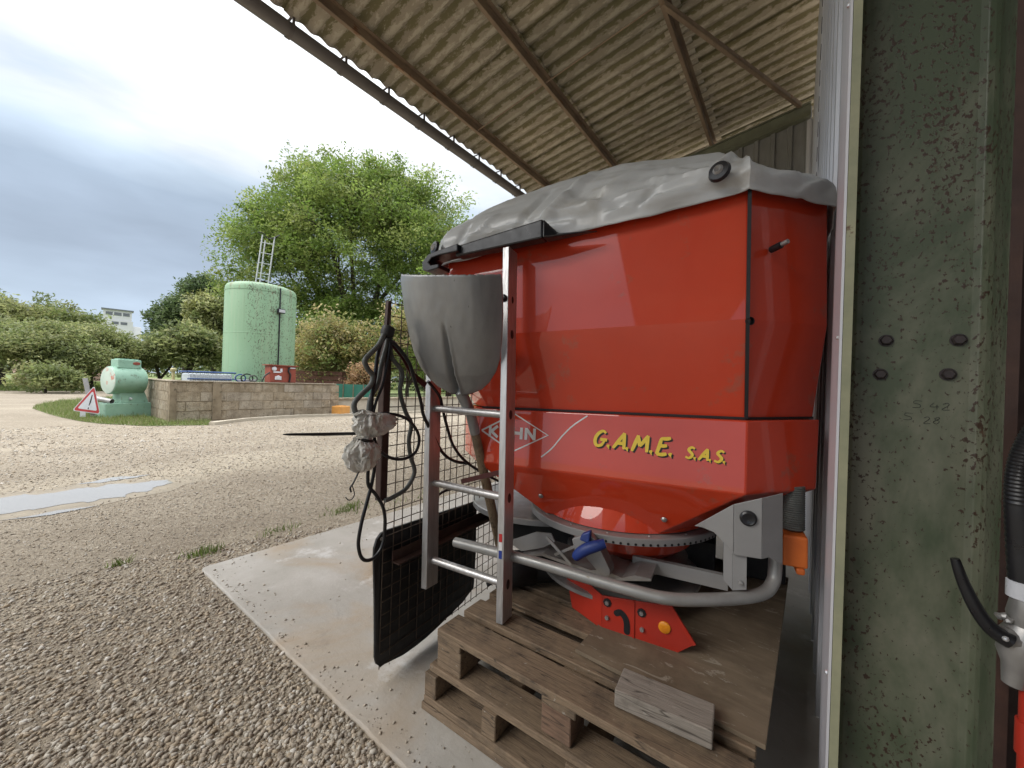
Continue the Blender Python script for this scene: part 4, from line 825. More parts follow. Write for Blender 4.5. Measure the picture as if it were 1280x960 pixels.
# lettering: flat vinyl strokes
def ribbon(m, path, wd, v_off, taper=False):
    n = len(path); V = []
    for i, p in enumerate(path):
        a = Vector(path[max(i-1, 0)]); b = Vector(path[min(i+1, n-1)]); d = (b-a).normalized(); nn = Vector((-d.y, d.x)); k = wd/2*((.72+.45*math.sin(math.pi*(i+.6)/(n+.2))) if taper else 1)
        for s in (1, -1): V.append((p[0]+nn.x*k*s, vb(p[1])-v_off, p[1]+nn.y*k*s))
    m.add(V, [(2*i, 2*i+1, 2*i+3, 2*i+2) for i in range(n-1)])
def sp2(pts_, k=5): return [(p.x, p.y) for p in smooth_path([(a, b, 0) for a, b in pts_], k)]
LET = {'G': [[(.80, .86), (.55, 1.0), (.22, .78), (.10, .38), (.28, .04), (.62, .06), (.80, .36)], [(.48, .44), (.98, .42)]], 'A': [[(.0, .0), (.30, .5), (.60, 1.02)], [(.60, 1.02), (.68, .5), (.78, -.02)], [(.18, .36), (.5, .34), (.80, .40)]],
       'M': [[(.0, -.02), (.12, .5), (.22, 1.0)], [(.22, 1.0), (.36, .6), (.46, .32)], [(.46, .32), (.68, .66), (.88, 1.02)], [(.88, 1.02), (.92, .5), (1.0, -.02)]],
       'E': [[(.14, 1.0), (.10, .5), (.02, .0)], [(.12, .98), (.45, .98), (.72, 1.04)], [(.08, .52), (.35, .53), (.58, .56)], [(.02, .01), (.35, .0), (.66, .06)]], 'S': [[(.72, .88), (.42, 1.0), (.18, .78), (.42, .54), (.62, .30), (.38, .02), (.02, .12)]], '.': [[(.0, .0), (.06, .05), (.12, .04)]]}
def write_brush(m, text, u0, w0, h, slope, wd, v_off, du=0, dw=0):
    u_ = u0
    for ch in text:
        if ch == ' ': u_ += h*.4; continue
        for st_ in LET[ch]:
            P = [(u_+du+(a+.20*b)*h*.92, w0+dw+b*h+slope*(u_-u0)) for a, b in st_]
            ribbon(m, sp2(P, 4) if len(P) > 2 else P, wd*(1.25 if ch == '.' else 1), v_off, True)
        u_ += h*{'G': 1.02, 'A': .86, 'M': 1.12, 'E': .78, 'S': .76, '.': .36}[ch]
for mat_, v_off, du, dw in (('black_vinyl', .0012, .005, -.0045), ('yellow_vinyl', .0020, 0, 0)):
    m = MB(); write_brush(m, 'G.A.M.E.', -.445, .100, .050, -.05, .0098, v_off, du, dw); shift(m).build('owner_lettering', M[mat_], sprd)
    m = MB(); write_brush(m, 'S.A.S.', -.158, .086, .033, -.05, .0074, v_off, du*.7, dw*.7); shift(m).build('owner_lettering', M[mat_], sprd)
m = MB(); ribbon(m, [(-.894, .121), (-.752, .192), (-.610, .121), (-.752, .050), (-.894, .121)], .0065, .0012)
for u0, sts in ((-.855, [[(0, 0), (0, 1)], [(.1, .45), (1, 1)], [(.1, .55), (1.05, 0)]]), (-.803, [[(0, 1), (0, .25), (.25, .02), (.75, .02), (1, .25), (1, 1)]]), (-.752, [[(0, 0), (0, 1)], [(1, 0), (1, 1)], [(0, .5), (1, .5)]]), (-.698, [[(0, 0), (0, 1)], [(0, .95), (1, .05)], [(1, 0), (1, 1)]])):
    for st_ in sts: ribbon(m, [(u0+a*.034, .099+b*.043) for a, b in st_], .0115, .0015)
shift(m).build('maker_lettering', M['white_vinyl'], sprd)
m = MB(); ribbon(m, sp2([(-.632, .042), (-.592, .077), (-.556, .122), (-.518, .161), (-.467, .198)], 6), .0048, .0012); shift(m).build('swoosh_stripe', M['white_vinyl'], sprd)
# tarpaulin cover: draped over the hopper rim with a drooping hem
def perim(s, grow, u0=-1.30, u1=.222, v0=.0, v1=1.32, c=.22):
    P = [(u0+c, v0), (u1-c, v0), (u1, v0+c), (u1, v1-c), (u1-c, v1), (u0+c, v1), (u0, v1-c), (u0, v0+c)]
    ctr = Vector(((u0+u1)/2, (v0+v1)/2)); P = [Vector(p) for p in P]; Ls = [(P[(i+1) % 8]-P[i]).length for i in range(8)]; t = (s % 1)*sum(Ls)
    for i in range(8):
        if t <= Ls[i]: p = P[i].lerp(P[(i+1) % 8], t/Ls[i]); break
        t -= Ls[i]
    d = (p-ctr); dn = d.normalized(); return p+dn*grow, p, ctr
NS, RN = 560, 44
V = []
for j in range(RN+1):
    for i in range(NS):
        s = i/NS; pg, p0, ctr = perim(s, 0); u_, v_ = p0.x, p0.y
        # hem height along the front droops to the left, higher over the right corner
        hem = .852 if u_ > -.03 else .852-.062*((-u_-.03)/1.2)**.8
        if v_ > .25: hem = .80
        hem += .006*noise.noise((s*60, 1, 0))
        if j <= 11:                                          # hanging skirt, bottom to rim
            t = j/11; pp = perim(s, .015+.005*math.sin(t*3)+.006*noise.noise((s*38, t*2, 2))*(1-.5*t)+.010*max(0, .35-t))[0]; w_ = hem+(.915-hem)*t
        else:                                               # sloping up to a padded ridge
            t = (j-11)/(RN-11); ridge = Vector((min(max(p0.x, -.98), -.12), min(max(p0.y, .30), 1.02))); ed = perim(s, .022*(1-t))[0]
            pp = ed.lerp(ridge, t); rise = 1-(1-t)**1.7
            lf = max(0, (-pp.x-.55)/.75)
            w_ = .915+(.268-.16*lf*lf-.17*max(0, pp.x+.40))*rise
        f1 = noise.noise((pp.x*5.2+pp.y*3.1, pp.y*4, w_*5)); f2 = noise.ridged_multi_fractal((pp.x*3.4+w_*2.2, pp.y*3.0+w_*4.2, 1.7), .9, 2.1, 3, .9, 1.6)
        amp = .5 if j in (0, 1) else 1
        f3 = noise.ridged_multi_fractal((pp.x*1.6+w_*3.5, pp.y*7+w_*9.5, 4.2), .8, 2.0, 4, .95, 2.0)
        f4 = abs(noise.noise((pp.x*7-w_*5, pp.y*6+w_*3, 9.3)))
        tk = 1 if j <= 11 else max(.22, 1-1.6*(j-11)/(RN-11))
        z = w_+amp*tk*(.003*f1+.002*(f2-1)+.004*(f3-1)-.003*f4)
        V.append((pp.x+amp*.006*noise.noise((w_*20, pp.x*9, 5)), pp.y-amp*(.012*noise.noise((w_*16, pp.x*4, 8))+.008*(f3-1)), z))
FOLDS = [(-1.06, .842, -.60, .905, .020, .016), (-.62, .90, -.12, .918, .018, .013), (-.60, .905, -.50, 1.10, .030, .022), (-.72, .89, -.66, 1.05, .024, -.016), (-.45, .93, -.30, 1.06, .03, .012), (-.09, .93, -.03, 1.05, .018, .018), (-.08, .905, -.26, .96, .016, .012),
         (-.08, .905, -.20, 1.0, .016, .010), (0, .86, .0, 1.04, .010, .016), (-.95, .845, -.86, .96, .022, .014), (-1.02, .85, -.98, .95, .018, -.012), (-.82, .865, -.52, .86, .014, .012), (-.40, .862, -.10, .89, .014, .012), (-.55, 1.0, -.36, .90, .022, -.014), (-.30, .87, -.24, .92, .014, -.012), (.08, .90, .20, .95, .02, .014), (.14, .87, .22, .93, .016, .014)]
for idx, (x_, y_, z_) in enumerate(V):
    if y_ > .5: continue
    dd = 0
    for (u0, w0, u1, w1, wd, am) in FOLDS:
        ux, wx = u1-u0, w1-w0; t = ((x_-u0)*ux+(z_-w0)*wx)/(ux*ux+wx*wx); t = min(1, max(0, t)); ds = math.hypot(x_-u0-t*ux, (z_-w0-t*wx)*.8)
        if ds < wd*1.15: dd += 1.25*am*max(0, 1-ds/(wd*1.15))*(.35+.65*math.sin(math.pi*min(1, max(0, .12+.76*t))))
    V[idx] = (x_, y_-dd*.75, z_+dd*.55)
F = [(j*NS+i, j*NS+(i+1) % NS, (j+1)*NS+(i+1) % NS, (j+1)*NS+i) for j in range(RN) for i in range(NS)]
m = MB(); m.add(V, F, True); cover = shift(m).build('tarpaulin_cover', M['tarp'], sprd)
for e_ in cover.data.edges:                                 # pressed edge where the skirt folds over the rim
    if e_.vertices[0]//NS == 11 and e_.vertices[1]//NS == 11: e_.use_edge_sharp = True
sf = cover.modifiers.new('solid', 'SOLIDIFY'); sf.thickness = .002
for (u_, v_, w_, nx) in ((-.072, -.052, .905, -.3), (-1.115, -.022, .868, -.35)):
    m = MB(); m.lathe([(.006, .012), (.010, .014), (.026, .010), (.030, .0)], 20, (u_, v_, w_), (nx, -.9, .12)); e1 = shift(m).build('eyelet', M['black_gloss'], cover)
    m = MB(); m.lathe([(0, .010), (.009, .019), (.014, .014), (.014, .006)], 16, (u_, v_, w_), (nx, -.9, .12)); shift(m).build('eyelet_ring', M['steel'], e1)
# black lever arm along the rim with its hook end
m = MB(); m.hexa([(-.965, -.085, .792), (-.60, -.085, .800), (-.60, -.035, .800), (-.965, -.035, .792), (-.965, -.085, .832), (-.60, -.085, .866), (-.60, -.035, .866), (-.965, -.035, .832)])
m.hexa([(-.5995, -.085, .800), (-.42, -.05, .806), (-.42, -.03, .806), (-.5995, -.035, .800), (-.5995, -.085, .866), (-.555, -.06, .820), (-.555, -.035, .820), (-.5995, -.035, .866)])
arm = shift(m).build('cover_arm', M['black_gloss'], sprd, bevel=.006)
m = MB(); hk = [(-.94, .832), (-1.03, .822), (-1.085, .812), (-1.115, .785), (-1.11, .752), (-1.085, .745), (-1.03, .752), (-1.03, .768), (-1.07, .768), (-1.082, .780), (-1.065, .796), (-1.02, .801), (-.94, .803)]
m.prism(hk, lambda a, b: (a, -.105, b), lambda a, b: (a, -.03, b)); shift(m).build('arm_hook', M['black_gloss'], arm, bevel=.004)
# grey corner bracket with leg, plug, orange stop and ribbed hose
m = MB(); wing = [(-.131, -.119), (-.029, -.031), (.039, -.003), (.040, -.171), (-.025, -.173), (-.053, -.147), (-.078, -.124), (-.109, -.118)]
def vw(u_): return max(0, -.029-u_)*.25+max(0, u_-.039)*.9-.004
def foldplate(poly, th=.005):
    m = MB(); m.prism(poly, lambda a, b: (a, vw(a), b), lambda a, b: (a, vw(a)+th, b)); return m
shift(foldplate([(-.131, -.119), (-.029, -.031), (-.029, -.1735), (-.053, -.147), (-.078, -.124), (-.109, -.118)])).build('corner_bracket', M['plate'], sprd, bevel=.0015)
br = shift(foldplate([(-.0285, -.031), (.039, -.003), (.039, -.171), (-.0285, -.1735)])).build('corner_bracket', M['plate'], sprd, bevel=.0015)
shift(foldplate([(.0395, -.003), (.091, .007), (.091, -.193), (.056, -.168), (.0395, -.171)])).build('corner_bracket', M['plate'], sprd, bevel=.0015)
m = MB(); m.prism([(-.054, -.15), (-.053, -.262), (-.031, -.280), (-.031, -.17)], lambda a, b: (a, .012+(-.031-a)*.5, b), lambda a, b: (a, .016+(-.031-a)*.5, b)); m.prism([(-.0305, -.17), (-.0305, -.280), (.004, -.269), (.004, -.165)], lambda a, b: (a, .008, b), lambda a, b: (a, .013, b)); shift(m).build('bracket_leg', M['plate'], sprd)
m = MB(); m.lathe([(0, .007), (.012, .007), (.016, .009), (.0205, .006), (.0215, 0)], 24, (.0065, -.0045, -.064), (0, -1, 0)); shift(m).build('plug', M['black_gloss'], sprd)
m = MB(); m.lathe([(0, .006), (.006, .005), (.0075, 0)], 10, (-.010, .0075, -.253), (0, -1, 0)); shift(m).build('screw', M['steel'], sprd)
m = MB(); m.box((.095, .10, -.215), (.158, .19, -.125)); m.box((.13, .10, -.235), (.152, .15, -.2155)); shift(m).build('stop_block', M['orange'], sprd, bevel=.006)
m = MB(); P = [(.128, .16, -.12+.13*i/40) for i in range(41)]; m.tube(P, [.030+.0022*(i % 2) for i in range(41)], 18); shift(m).build('ribbed_hose', M['hose_grey'], sprd)
# guard tube round the spreading discs
m = MB(); m.tube(smooth_path([(-.93, -.102, -.288), (-.80, -.102, -.287), (-.62, -.100, -.288), (-.40, -.097, -.298), (-.25, -.092, -.303), (-.19, -.085, -.303), (-.13, -.060, -.302), (-.02, .005, -.298), (.045, .055, -.290), (.072, .085, -.268), (.080, .10, -.23), (.082, .11, -.12)], 6), .0178, 14); shift(m).build('guard_tube', M['tubegrey'], sprd)
m = MB(); m.box((-.33, .12, -.335), (-.04, .14, -.29)); shift(m).build('guard_bar', M['plate'], sprd)
# spreading plates and discs
def disc_plate(c, r_, w_, th, mat, name, rim=0, a=(0, 2*math.pi)):
    m = MB(); m.lathe([(0, w_), (r_, w_), (r_+.003, w_-.003), (r_+.003, w_-th-rim), (r_-.002, w_-th-rim), (r_-.002, w_-th), (0, w_-th)], 72, (c[0], c[1], 0)); return shift(m).build(name, M[mat], sprd)
d1 = disc_plate((-.43, .375), .372, -.192, .004, 'plate', 'shutter_plate', .020)
hm = MB(); hm.lathe([(0, .0012), (.0042, .001), (.0045, 0)], 8, (0, 0, 0), (0, 0, 1)); hme = hm.mesh('hole', M['seam'])
for i in range(20):
    a = R(-88+i*3.6); x_, y_ = -.43+.3752*math.cos(a), .375+.3752*math.sin(a)
    o = inst('hole', hme, d1, q(x_, y_, -.211)); o.rotation_euler = Vector((math.cos(a), math.sin(a), 0)).to_track_quat('Z', 'Y').to_euler()
for i in range(7): a = R(-150+i*22); m = MB(); m.lathe([(0, .003), (.004, .002), (.005, 0)], 8, (-.43+.35*math.cos(a), .375+.35*math.sin(a), -.1915)); shift(m).build('rivet', M['steel'], d1)
disc_plate((-.815, .44), .335, -.232, .006, 'steel', 'shutter_plate', .018)
m = MB(); m.lathe([(.245, -.20), (.24, -.29), (.20, -.325), (.15, -.345)], 40, (-.40, .36, 0)); shift(m).build('agitator_bowl', M['red'], sprd)
m = MB(); m.lathe([(.15, -.336), (.225, -.340), (.232, -.345), (.225, -.352), (.15, -.352)], 40, (-.40, .33, 0)); shift(m).build('drop_ring', M['steel'], sprd)
m = MB(); m.lathe([(0, -.392), (.24, -.400), (.29, -.392), (.300, -.396), (.300, -.408), (.24, -.412), (0, -.41)], 60, (-.42, .29, 0)); sd_ = shift(m).build('spreading_disc', M['steel'], sprd)
m = MB(); m.lathe([(0, -.30), (.07, -.30), (.08, -.37), (0, -.371)], 20, (-.42, .29, 0)); m.box((-.50, .24, -.47), (-.34, .36, -.4125)); shift(m).build('gearbox', M['dark'], sprd, bevel=.006)
# linkage, blue adjusting handle
m = MB(); m.bar((-.60, -.01, -.235), (-.505, -.02, -.305), .010, .006, (0, -1, 0)); shift(m).build('link_rod', M['steel'], sprd)
m = MB(); m.bar((-.57, -.005, -.292), (-.47, -.015, -.228), .009, .006, (0, -1, 0)); shift(m).build('link_rod', M['steel'], sprd)
m = MB(); m.prism([(-.50, -.215), (-.44, -.185), (-.42, -.205), (-.455, -.255), (-.49, -.25)], lambda a, b: (a, -.03, b), lambda a, b: (a, -.004, b)); lv = shift(m).build('lever_plate', M['plate'], sprd, bevel=.002)
m = MB(); m.prism([(-.46, -.262), (-.405, -.232), (-.372, -.292), (-.372, -.308), (-.392, -.316), (-.405, -.312)], lambda a, b: (a, -.025, b), lambda a, b: (a, .03, b)); shift(m).build('lever_bracket', M['steel'], sprd, bevel=.002)
m = MB(); P = smooth_path([(-.478, -.052, -.262), (-.465, -.056, -.246), (-.44, -.056, -.226), (-.41, -.05, -.212), (-.385, -.04, -.202)], 4); m.tube(P, [.012+.007*math.sin(math.pi*(i+2)/(len(P)+3)) for i in range(len(P))], 12); shift(m).build('handle', M['blue'], sprd)
m = MB(); m.hexa([(-.468, -.05, -.206), (-.434, -.05, -.212), (-.434, -.02, -.212), (-.468, -.02, -.206), (-.462, -.046, -.186), (-.432, -.046, -.170), (-.432, -.024, -.170), (-.462, -.024, -.186)]); shift(m).build('handle_knob', M['blue'], sprd, bevel=.005)
m = MB(); m.prism([(-.72, -.335), (-.62, -.30), (-.44, -.318), (-.40, -.305), (-.34, -.318), (-.30, -.30), (-.25, -.298), (-.25, -.306), (-.34, -.327), (-.44, -.330), (-.62, -.31)], lambda a, b: (a, .0, b), lambda a, b: (a, .13, b)); shift(m).build('support_plate', M['steel'], sprd)
m = MB(); m.prism([(-.78, -.30), (-.66, -.242), (-.60, -.236), (-.585, -.262), (-.63, -.292), (-.72, -.325)], lambda a, b: (a, .03, b), lambda a, b: (a, .036, b)); shift(m).build('deflector', M['plate'], sprd)
# red stand plate with bolts, slot and amber reflector
plate = [(-.395, -.376), (-.277, -.363), (-.190, -.352), (-.125, -.444), (-.171, -.4835), (-.395, -.4835)]
m = MB(); m.prism(plate, lambda a, b: (a, -.030, b), lambda a, b: (a, -.024, b)); stp = shift(m).build('stand_plate', M['red_dull'], sprd, bevel=.001)
m = MB(); m.prism([(-.3955, -.376), (-.52, -.352), (-.56, -.340), (-.52, -.4832), (-.3955, -.4835)], lambda a, b: (a, -.030+(-.3955-a)*.55, b), lambda a, b: (a, -.024+(-.3955-a)*.55, b)); shift(m).build('stand_plate', M['red_dull'], sprd, bevel=.001)
m = MB(); m.bar((-.296, -.0315, -.365), (-.296, -.0315, -.482), .006, .004, (0, -1, 0)); shift(m).build('weld_line', M['red_dull'], stp)
m = MB(); m.bar((-.19, -.030, -.352), (-.125, -.030, -.444), .010, .008, (0, -1, 0)); shift(m).build('folded_edge', M['red_dull'], stp)
for (u_, w_) in ((-.378, -.393), (-.378, -.440), (-.272, -.395), (-.270, -.444)):
    m = MB(); m.lathe([(0, .008), (.006, .008), (.007, .006), (.007, 0)], 6, (u_, -.0305, w_), (0, -1, 0), False); bo = shift(m).build('bolt', M['steel'], stp)
    if w_ > -.42: m = MB(); m.lathe([(0, .003), (.013, .003), (.014, 0)], 8, (u_, -.0302, w_), (0, -1, 0), False); shift(m).build('washer', M['seam'], bo)
m = MB(); ribs = [(-.348, -.418), (-.336, -.412), (-.322, -.424), (-.316, -.444), (-.316, -.466)]
P = sp2(ribs, 5); V = []
for i, p in enumerate(P):
    a = Vector(P[max(i-1, 0)]); b = Vector(P[min(i+1, len(P)-1)]); d = (b-a).normalized()
    for s in (1, -1): V.append((p[0]-d.y*.0095*s, -.0312, p[1]+d.x*.0095*s))
m.add(V, [(2*i, 2*i+1, 2*i+3, 2*i+2) for i in range(len(P)-1)])
for c_ in (P[0], P[-1]): m.lathe([(0, .0012), (.0095, .001), (.0096, 0)], 14, (c_[0], -.0302, c_[1]), (0, -1, 0))
shift(m).build('slot', M['seam'], stp)
m = MB(); m.lathe([(0, .006), (.003, .006), (.015, .0055), (.017, .004), (.0175, 0)], 28, (-.206, -.0305, -.418), (0, -1, 0)); shift(m).build('reflector', M['amber'], stp)
# frame in the dark behind
m = MB(); m.box((-.78, .50, -.4835), (-.08, .56, -.33)); m.box((-.78, .5605, -.4835), (-.70, 1.1, -.25)); m.box((-.16, .5605, -.4835), (-.08, 1.1, -.22)); shift(m).build('frame', M['dark'], sprd, bevel=.004)
m = MB(); m.box((-.05, .62, -.4835), (.17, 1.2, -.10)); shift(m).build('side_light_block', M['dark'], sprd, bevel=.004)  # dark box added to block the bright gap behind the bracket
m = MB(); m.box((-.95, .30, -.42), (-.60, .34, -.24)); shift(m).build('rear_guard', M['black'], sprd)
m = MB(); m.tube([Vector((-.80, .05, -.415)), Vector((-.60, .21, -.415))], .062, 24); m.tube([(-.84, -.02, -.46), (-.60, .17, -.34)], .008, 8); shift(m).build('rubber_roller', M['black'], sprd)
m = MB(); V = []
for t in (0, 1):
    for j in range(11): a = R(-100+j*14); V += [(-.800+.09*t-.020*(1-t)+.066*math.cos(a)*.62, .045+.07*t-.03*(1-t)-.066*math.cos(a)*.78, -.413+.067*math.sin(a))]
m.add(V, [(j, j+1, 12+j, 11+j) for j in range(10)], True); rsv = shift(m).build('roller_sleeve', M['black'], sprd); rsv.modifiers.new('solid', 'SOLIDIFY').thickness = .002

# ================================================================ LADDER
LR0, LR1 = Vector((-.763, 1.025, .266)), Vector((-.844, 1.098, 1.531)); LL0, LL1 = Vector((-1.080, .979, .289)), Vector((-1.183, 1.052, 1.43))
lad = empty('ladder', LR0, 0, 'aluminium ladder section leaning against the red spreader', 'ladder')
wdir = (LL0-LR0).normalized(); ldir = (LR1-LR0).normalized(); ndir = wdir.cross(ldir).normalized()
if ndir.y > 0: ndir = -ndir
def stile(a, b, side):
    m = MB(); a = a-LR0; b = b-LR0; d = (b-a).normalized(); x_ = (wdir-d*wdir.dot(d)).normalized(); n_ = x_.cross(d).normalized()
    # open channel: web plus two lips
    def P(u_, v_): return [a+x_*u_+n_*v_, b+x_*u_+n_*v_]
    pro = [(-.0125, -.033), (.0125, -.033), (.0125, .033), (-.0125, .033)]
    V = [p for u_, v_ in pro for p in P(u_, v_)]
    m.add(V, [(0, 2, 3, 1), (2, 4, 5, 3), (4, 6, 7, 5), (6, 0, 1, 7), (0, 6, 4, 2), (1, 3, 5, 7)])
    return m.build('stile', M['alu'], lad, bevel=.002), x_, n_, d
sR, xR, nR, dR = stile(LR0, LR1, 1); sL, xL, nL, dL = stile(LL0, LL1, -1)
nf = nR if nR.y < 0 else -nR                                # towards the viewer
for i in range(5):
    s = .115+.282*i; a = (LR0+dR*s)-LR0; b = (LL0+dL*(s-.02))-LR0
    if s > 1.22: break
    m = MB(); m.tube([a+xR*.013, a.lerp(b, .5), b-xL*.013], .0135, 12, cap=False); m.build('rung', M['alu'], lad)
    ring_m = MB()                                           # end socket on the outer face of the stile
    cpt = a-xR*.0127; ring_m.lathe([(0, .0008), (.0085, .0015), (.0105, .001), (.011, 0)], 14, cpt, -xR); so_ = ring_m; so_.v = [tuple(Vector(p)+dR*((Vector(p)-cpt).dot(dR))*.5) for p in so_.v]; so_.build('rung_socket', M['black_gloss'], sR)
m = MB(); cpt = dR*1.085+nf*.034+xR*.004; m.lathe([(0, .012), (.008, .011), (.010, .008), (.013, .004), (.013, 0)], 16, cpt, nf); m.build('bolt', M['black_gloss'], sR)
m = MB(); cpt = dR*1.085-xR*.013; m.lathe([(0, .0012), (.006, .001), (.007, 0)], 10, cpt, -xR); m.v = [tuple(Vector(p)+dR*((Vector(p)-cpt).dot(dR))*.9) for p in m.v]; m.build('slot', M['seam'], sR)
for k_, mt in enumerate(('blue_vinyl', 'white_vinyl', 'red_vinyl')):
    m = MB(); c0 = dR*(.205+.027*k_)+nf*.0338; m.add([c0-xR*.006, c0+xR*.006, c0+xR*.006+dR*.026, c0-xR*.006+dR*.026], [(0, 1, 2, 3)]); m.build('sticker', M[mt], sR)

# ================================================================ SHOVEL
sh = empty('shovel', (-.99, 1.30, .264), 0, 'worn grey aluminium scoop shovel standing blade up behind the ladder rungs', 'shovel')
sl0 = Vector(sh.location); TL, TR, NK = Vector((-1.107, .822, 1.414)), Vector((-.774, .969, 1.403)), Vector((-.987, 1.011, 1.009))
TC = (TL+TR)/2; wv = (TR-TL)/2; nv = wv.normalized().cross((NK-TC).normalized()); nv = nv if nv.y < 0 else -nv
def hw(t): 
    T_ = [(0, .975), (.04, 1.0), (.3, .985), (.5, .94), (.66, .88), (.78, .78), (.88, .63), (.95, .46), (1, .22)]
    for (a, x0), (b, x1) in zip(T_, T_[1:]):
        if t <= b: k = (t-a)/(b-a); return x0+(x1-x0)*k
    return .13
NU, NV = 84, 60; V = []
for j in range(NV+1):
    t = j/NV; c = TC.lerp(NK, t)+wv*(.06*t*(1-t))
    for i in range(NU+1):
        s = -1+2*i/NU; hwv = hw(t)
        bul = .060*(1-abs(s)**2.6)*(1-.35*t)+.012*math.sin(math.pi*t)
        if t > .80: bul *= 1-(t-.80)/.2*.55
        tt = max(0, (t-.36)/.64); xg = s*hwv+.06-.10*tt; gr = .042*tt**.8*(math.exp(-(xg/(.045+.06*tt))**2) if xg < 0 else max(0, 1-xg/(.018+.012*tt)))          # pressed groove to the neck
        rd = .008*tt*math.exp(-((xg-.05)/.03)**2)
        edge = .0035*noise.noise((i*.5, 0, 0)) if j == 0 else 0
        p = c+wv*(s*hwv)+nv*(bul-gr+rd)+Vector((0, 0, edge))+nv*.0006*noise.noise((i*.2, j*.2, 2)); V.append(p-sl0)
m = MB(); m.add(V, [(j*(NU+1)+i, j*(NU+1)+i+1, (j+1)*(NU+1)+i+1, (j+1)*(NU+1)+i) for j in range(NV) for i in range(NU)], True)
bd = m.build('blade', M['alu_blade'], sh); bd.modifiers.new('solid', 'SOLIDIFY').thickness = .003
H1, H2 = Vector((-.993, 1.080, .93)), Vector((-.992, 1.310, .30))
m = MB(); m.tube([NK-nv*.02+Vector((0, .01, .05))-sl0, NK-nv*.012-sl0, H1-sl0, H1.lerp(H2, .12)-sl0], [.020, .023, .020, .019], 14); m.build('socket', M['alu_blade'], sh)
m = MB(); m.tube([H1.lerp(H2, .10)-sl0, H1.lerp(H2, .5)-sl0, H2-sl0], [.0175, .019, .0185], 12); m.build('handle', M['handle'], sh)

# ================================================================ MESH PANEL, MAT, HOSES
KS = 1.045
def sc(p, floor=.012): return Vector((p[0]*KS, p[1]*KS, max(floor, CAM_H+(p[2]-CAM_H)*KS)))
MX = -1.10*KS; mn = .786*KS
mp_ = empty('mesh_panel', (MX, mn, 0), R(4.5), 'rusty welded wire mesh panel standing behind the ladder', 'fence panel')
top_z, bot_z, ML = CAM_H+.275*KS, .035, .86
wz = MB(); wz.tube([(0, 0, bot_z), (0, 0, top_z)], .0019, 6); wme = wz.mesh('wire', M['wire']); hz_ = MB(); hz_.tube([(0, 0, 0), (0, ML, 0)], .0018, 6); hme = hz_.mesh('wire', M['wire'])
for i in range(21): inst('wire', wme, mp_, (random.uniform(-.002, .002), .043*i, 0), (random.uniform(-.004, .004), random.uniform(-.002, .002), 0))
k_ = int((top_z-bot_z-.01)/.0455)
for i in range(k_+1): inst('wire', hme, mp_, (.004+random.uniform(-.002, .002), 0, bot_z+.01+.0455*i), (random.uniform(-.004, .004), 0, 0))
m = MB(); m.box((.012, .03, .402), (.050, .92, .407)); m.box((.012, .03, .4075), (.017, .92, .442)); m.build('angle_bar', M['brown_steel'], mp_)
P0, P1 = sc((-1.09, .764, 1.215)), sc((-1.09, .764, .654)); pl = Vector(mp_.location); iR = Matrix.Rotation(-R(4.5), 3, 'Z')
m = MB(); m.bar(iR @ (P0-pl), iR @ (P1-pl), .030, .030, (0, 1, 0)); m.build('upright', M['brown_steel'], mp_, bevel=.004)
m = MB(); m.bar(iR @ (sc((-1.09, .768, 1.31))-pl), iR @ (P0-pl), .014, .012, (0, 1, 0)); m.build('spike', M['brown_steel'], mp_)
# rubber mat hung on the mesh
def rb_mat():
    out = [(.807, .552), (.785, .549), (.768, .535), (.758, .508), (.757, .478), (.766, .34), (.769, .2), (.768, .155), (.773, .132), (.786, .118), (.83, .110), (.885, .100), (.95, .098), (1.0, .100), (1.05, .105), (1.12, .115), (1.22, .13), (1.30, .16), (1.315, .30), (1.314, .45), (1.312, .531), (1.06, .542)]
    m = MB(); n = len(out); Y = [y*KS for y, z in out]; Z = [max(.012, CAM_H+(z-CAM_H)*KS*1.03) for y, z in out]
    f = lambda off: [(-off+.02*math.exp(-z*9), y-mn, z) for y, z in zip(Y, Z)]
    a, b = f(.010), f(.018); m.add(a+b, [tuple(range(n)), tuple(reversed(range(n, 2*n)))]+[(i, (i+1) % n, n+(i+1) % n, n+i) for i in range(n)])
    o = m.build('rubber_mat', M['black'], tags=('black rubber mat with rounded corners hung behind the wire mesh panel', 'mat'))
    for (y, z) in ((.786, .515), (.80, .13), (.90, .15), (.80, .44)):
        h = MB(); h.lathe([(0, .0015), (.005, .001), (.006, 0)], 10, (-.0095, y*KS-mn, CAM_H+(z-CAM_H)*KS), (1, 0, 0)); h.build('eyelet', M['screw'], o)
    o.location = (MX, mn, 0); o.rotation_euler = (0, 0, R(4.5)); return o
rb_mat()
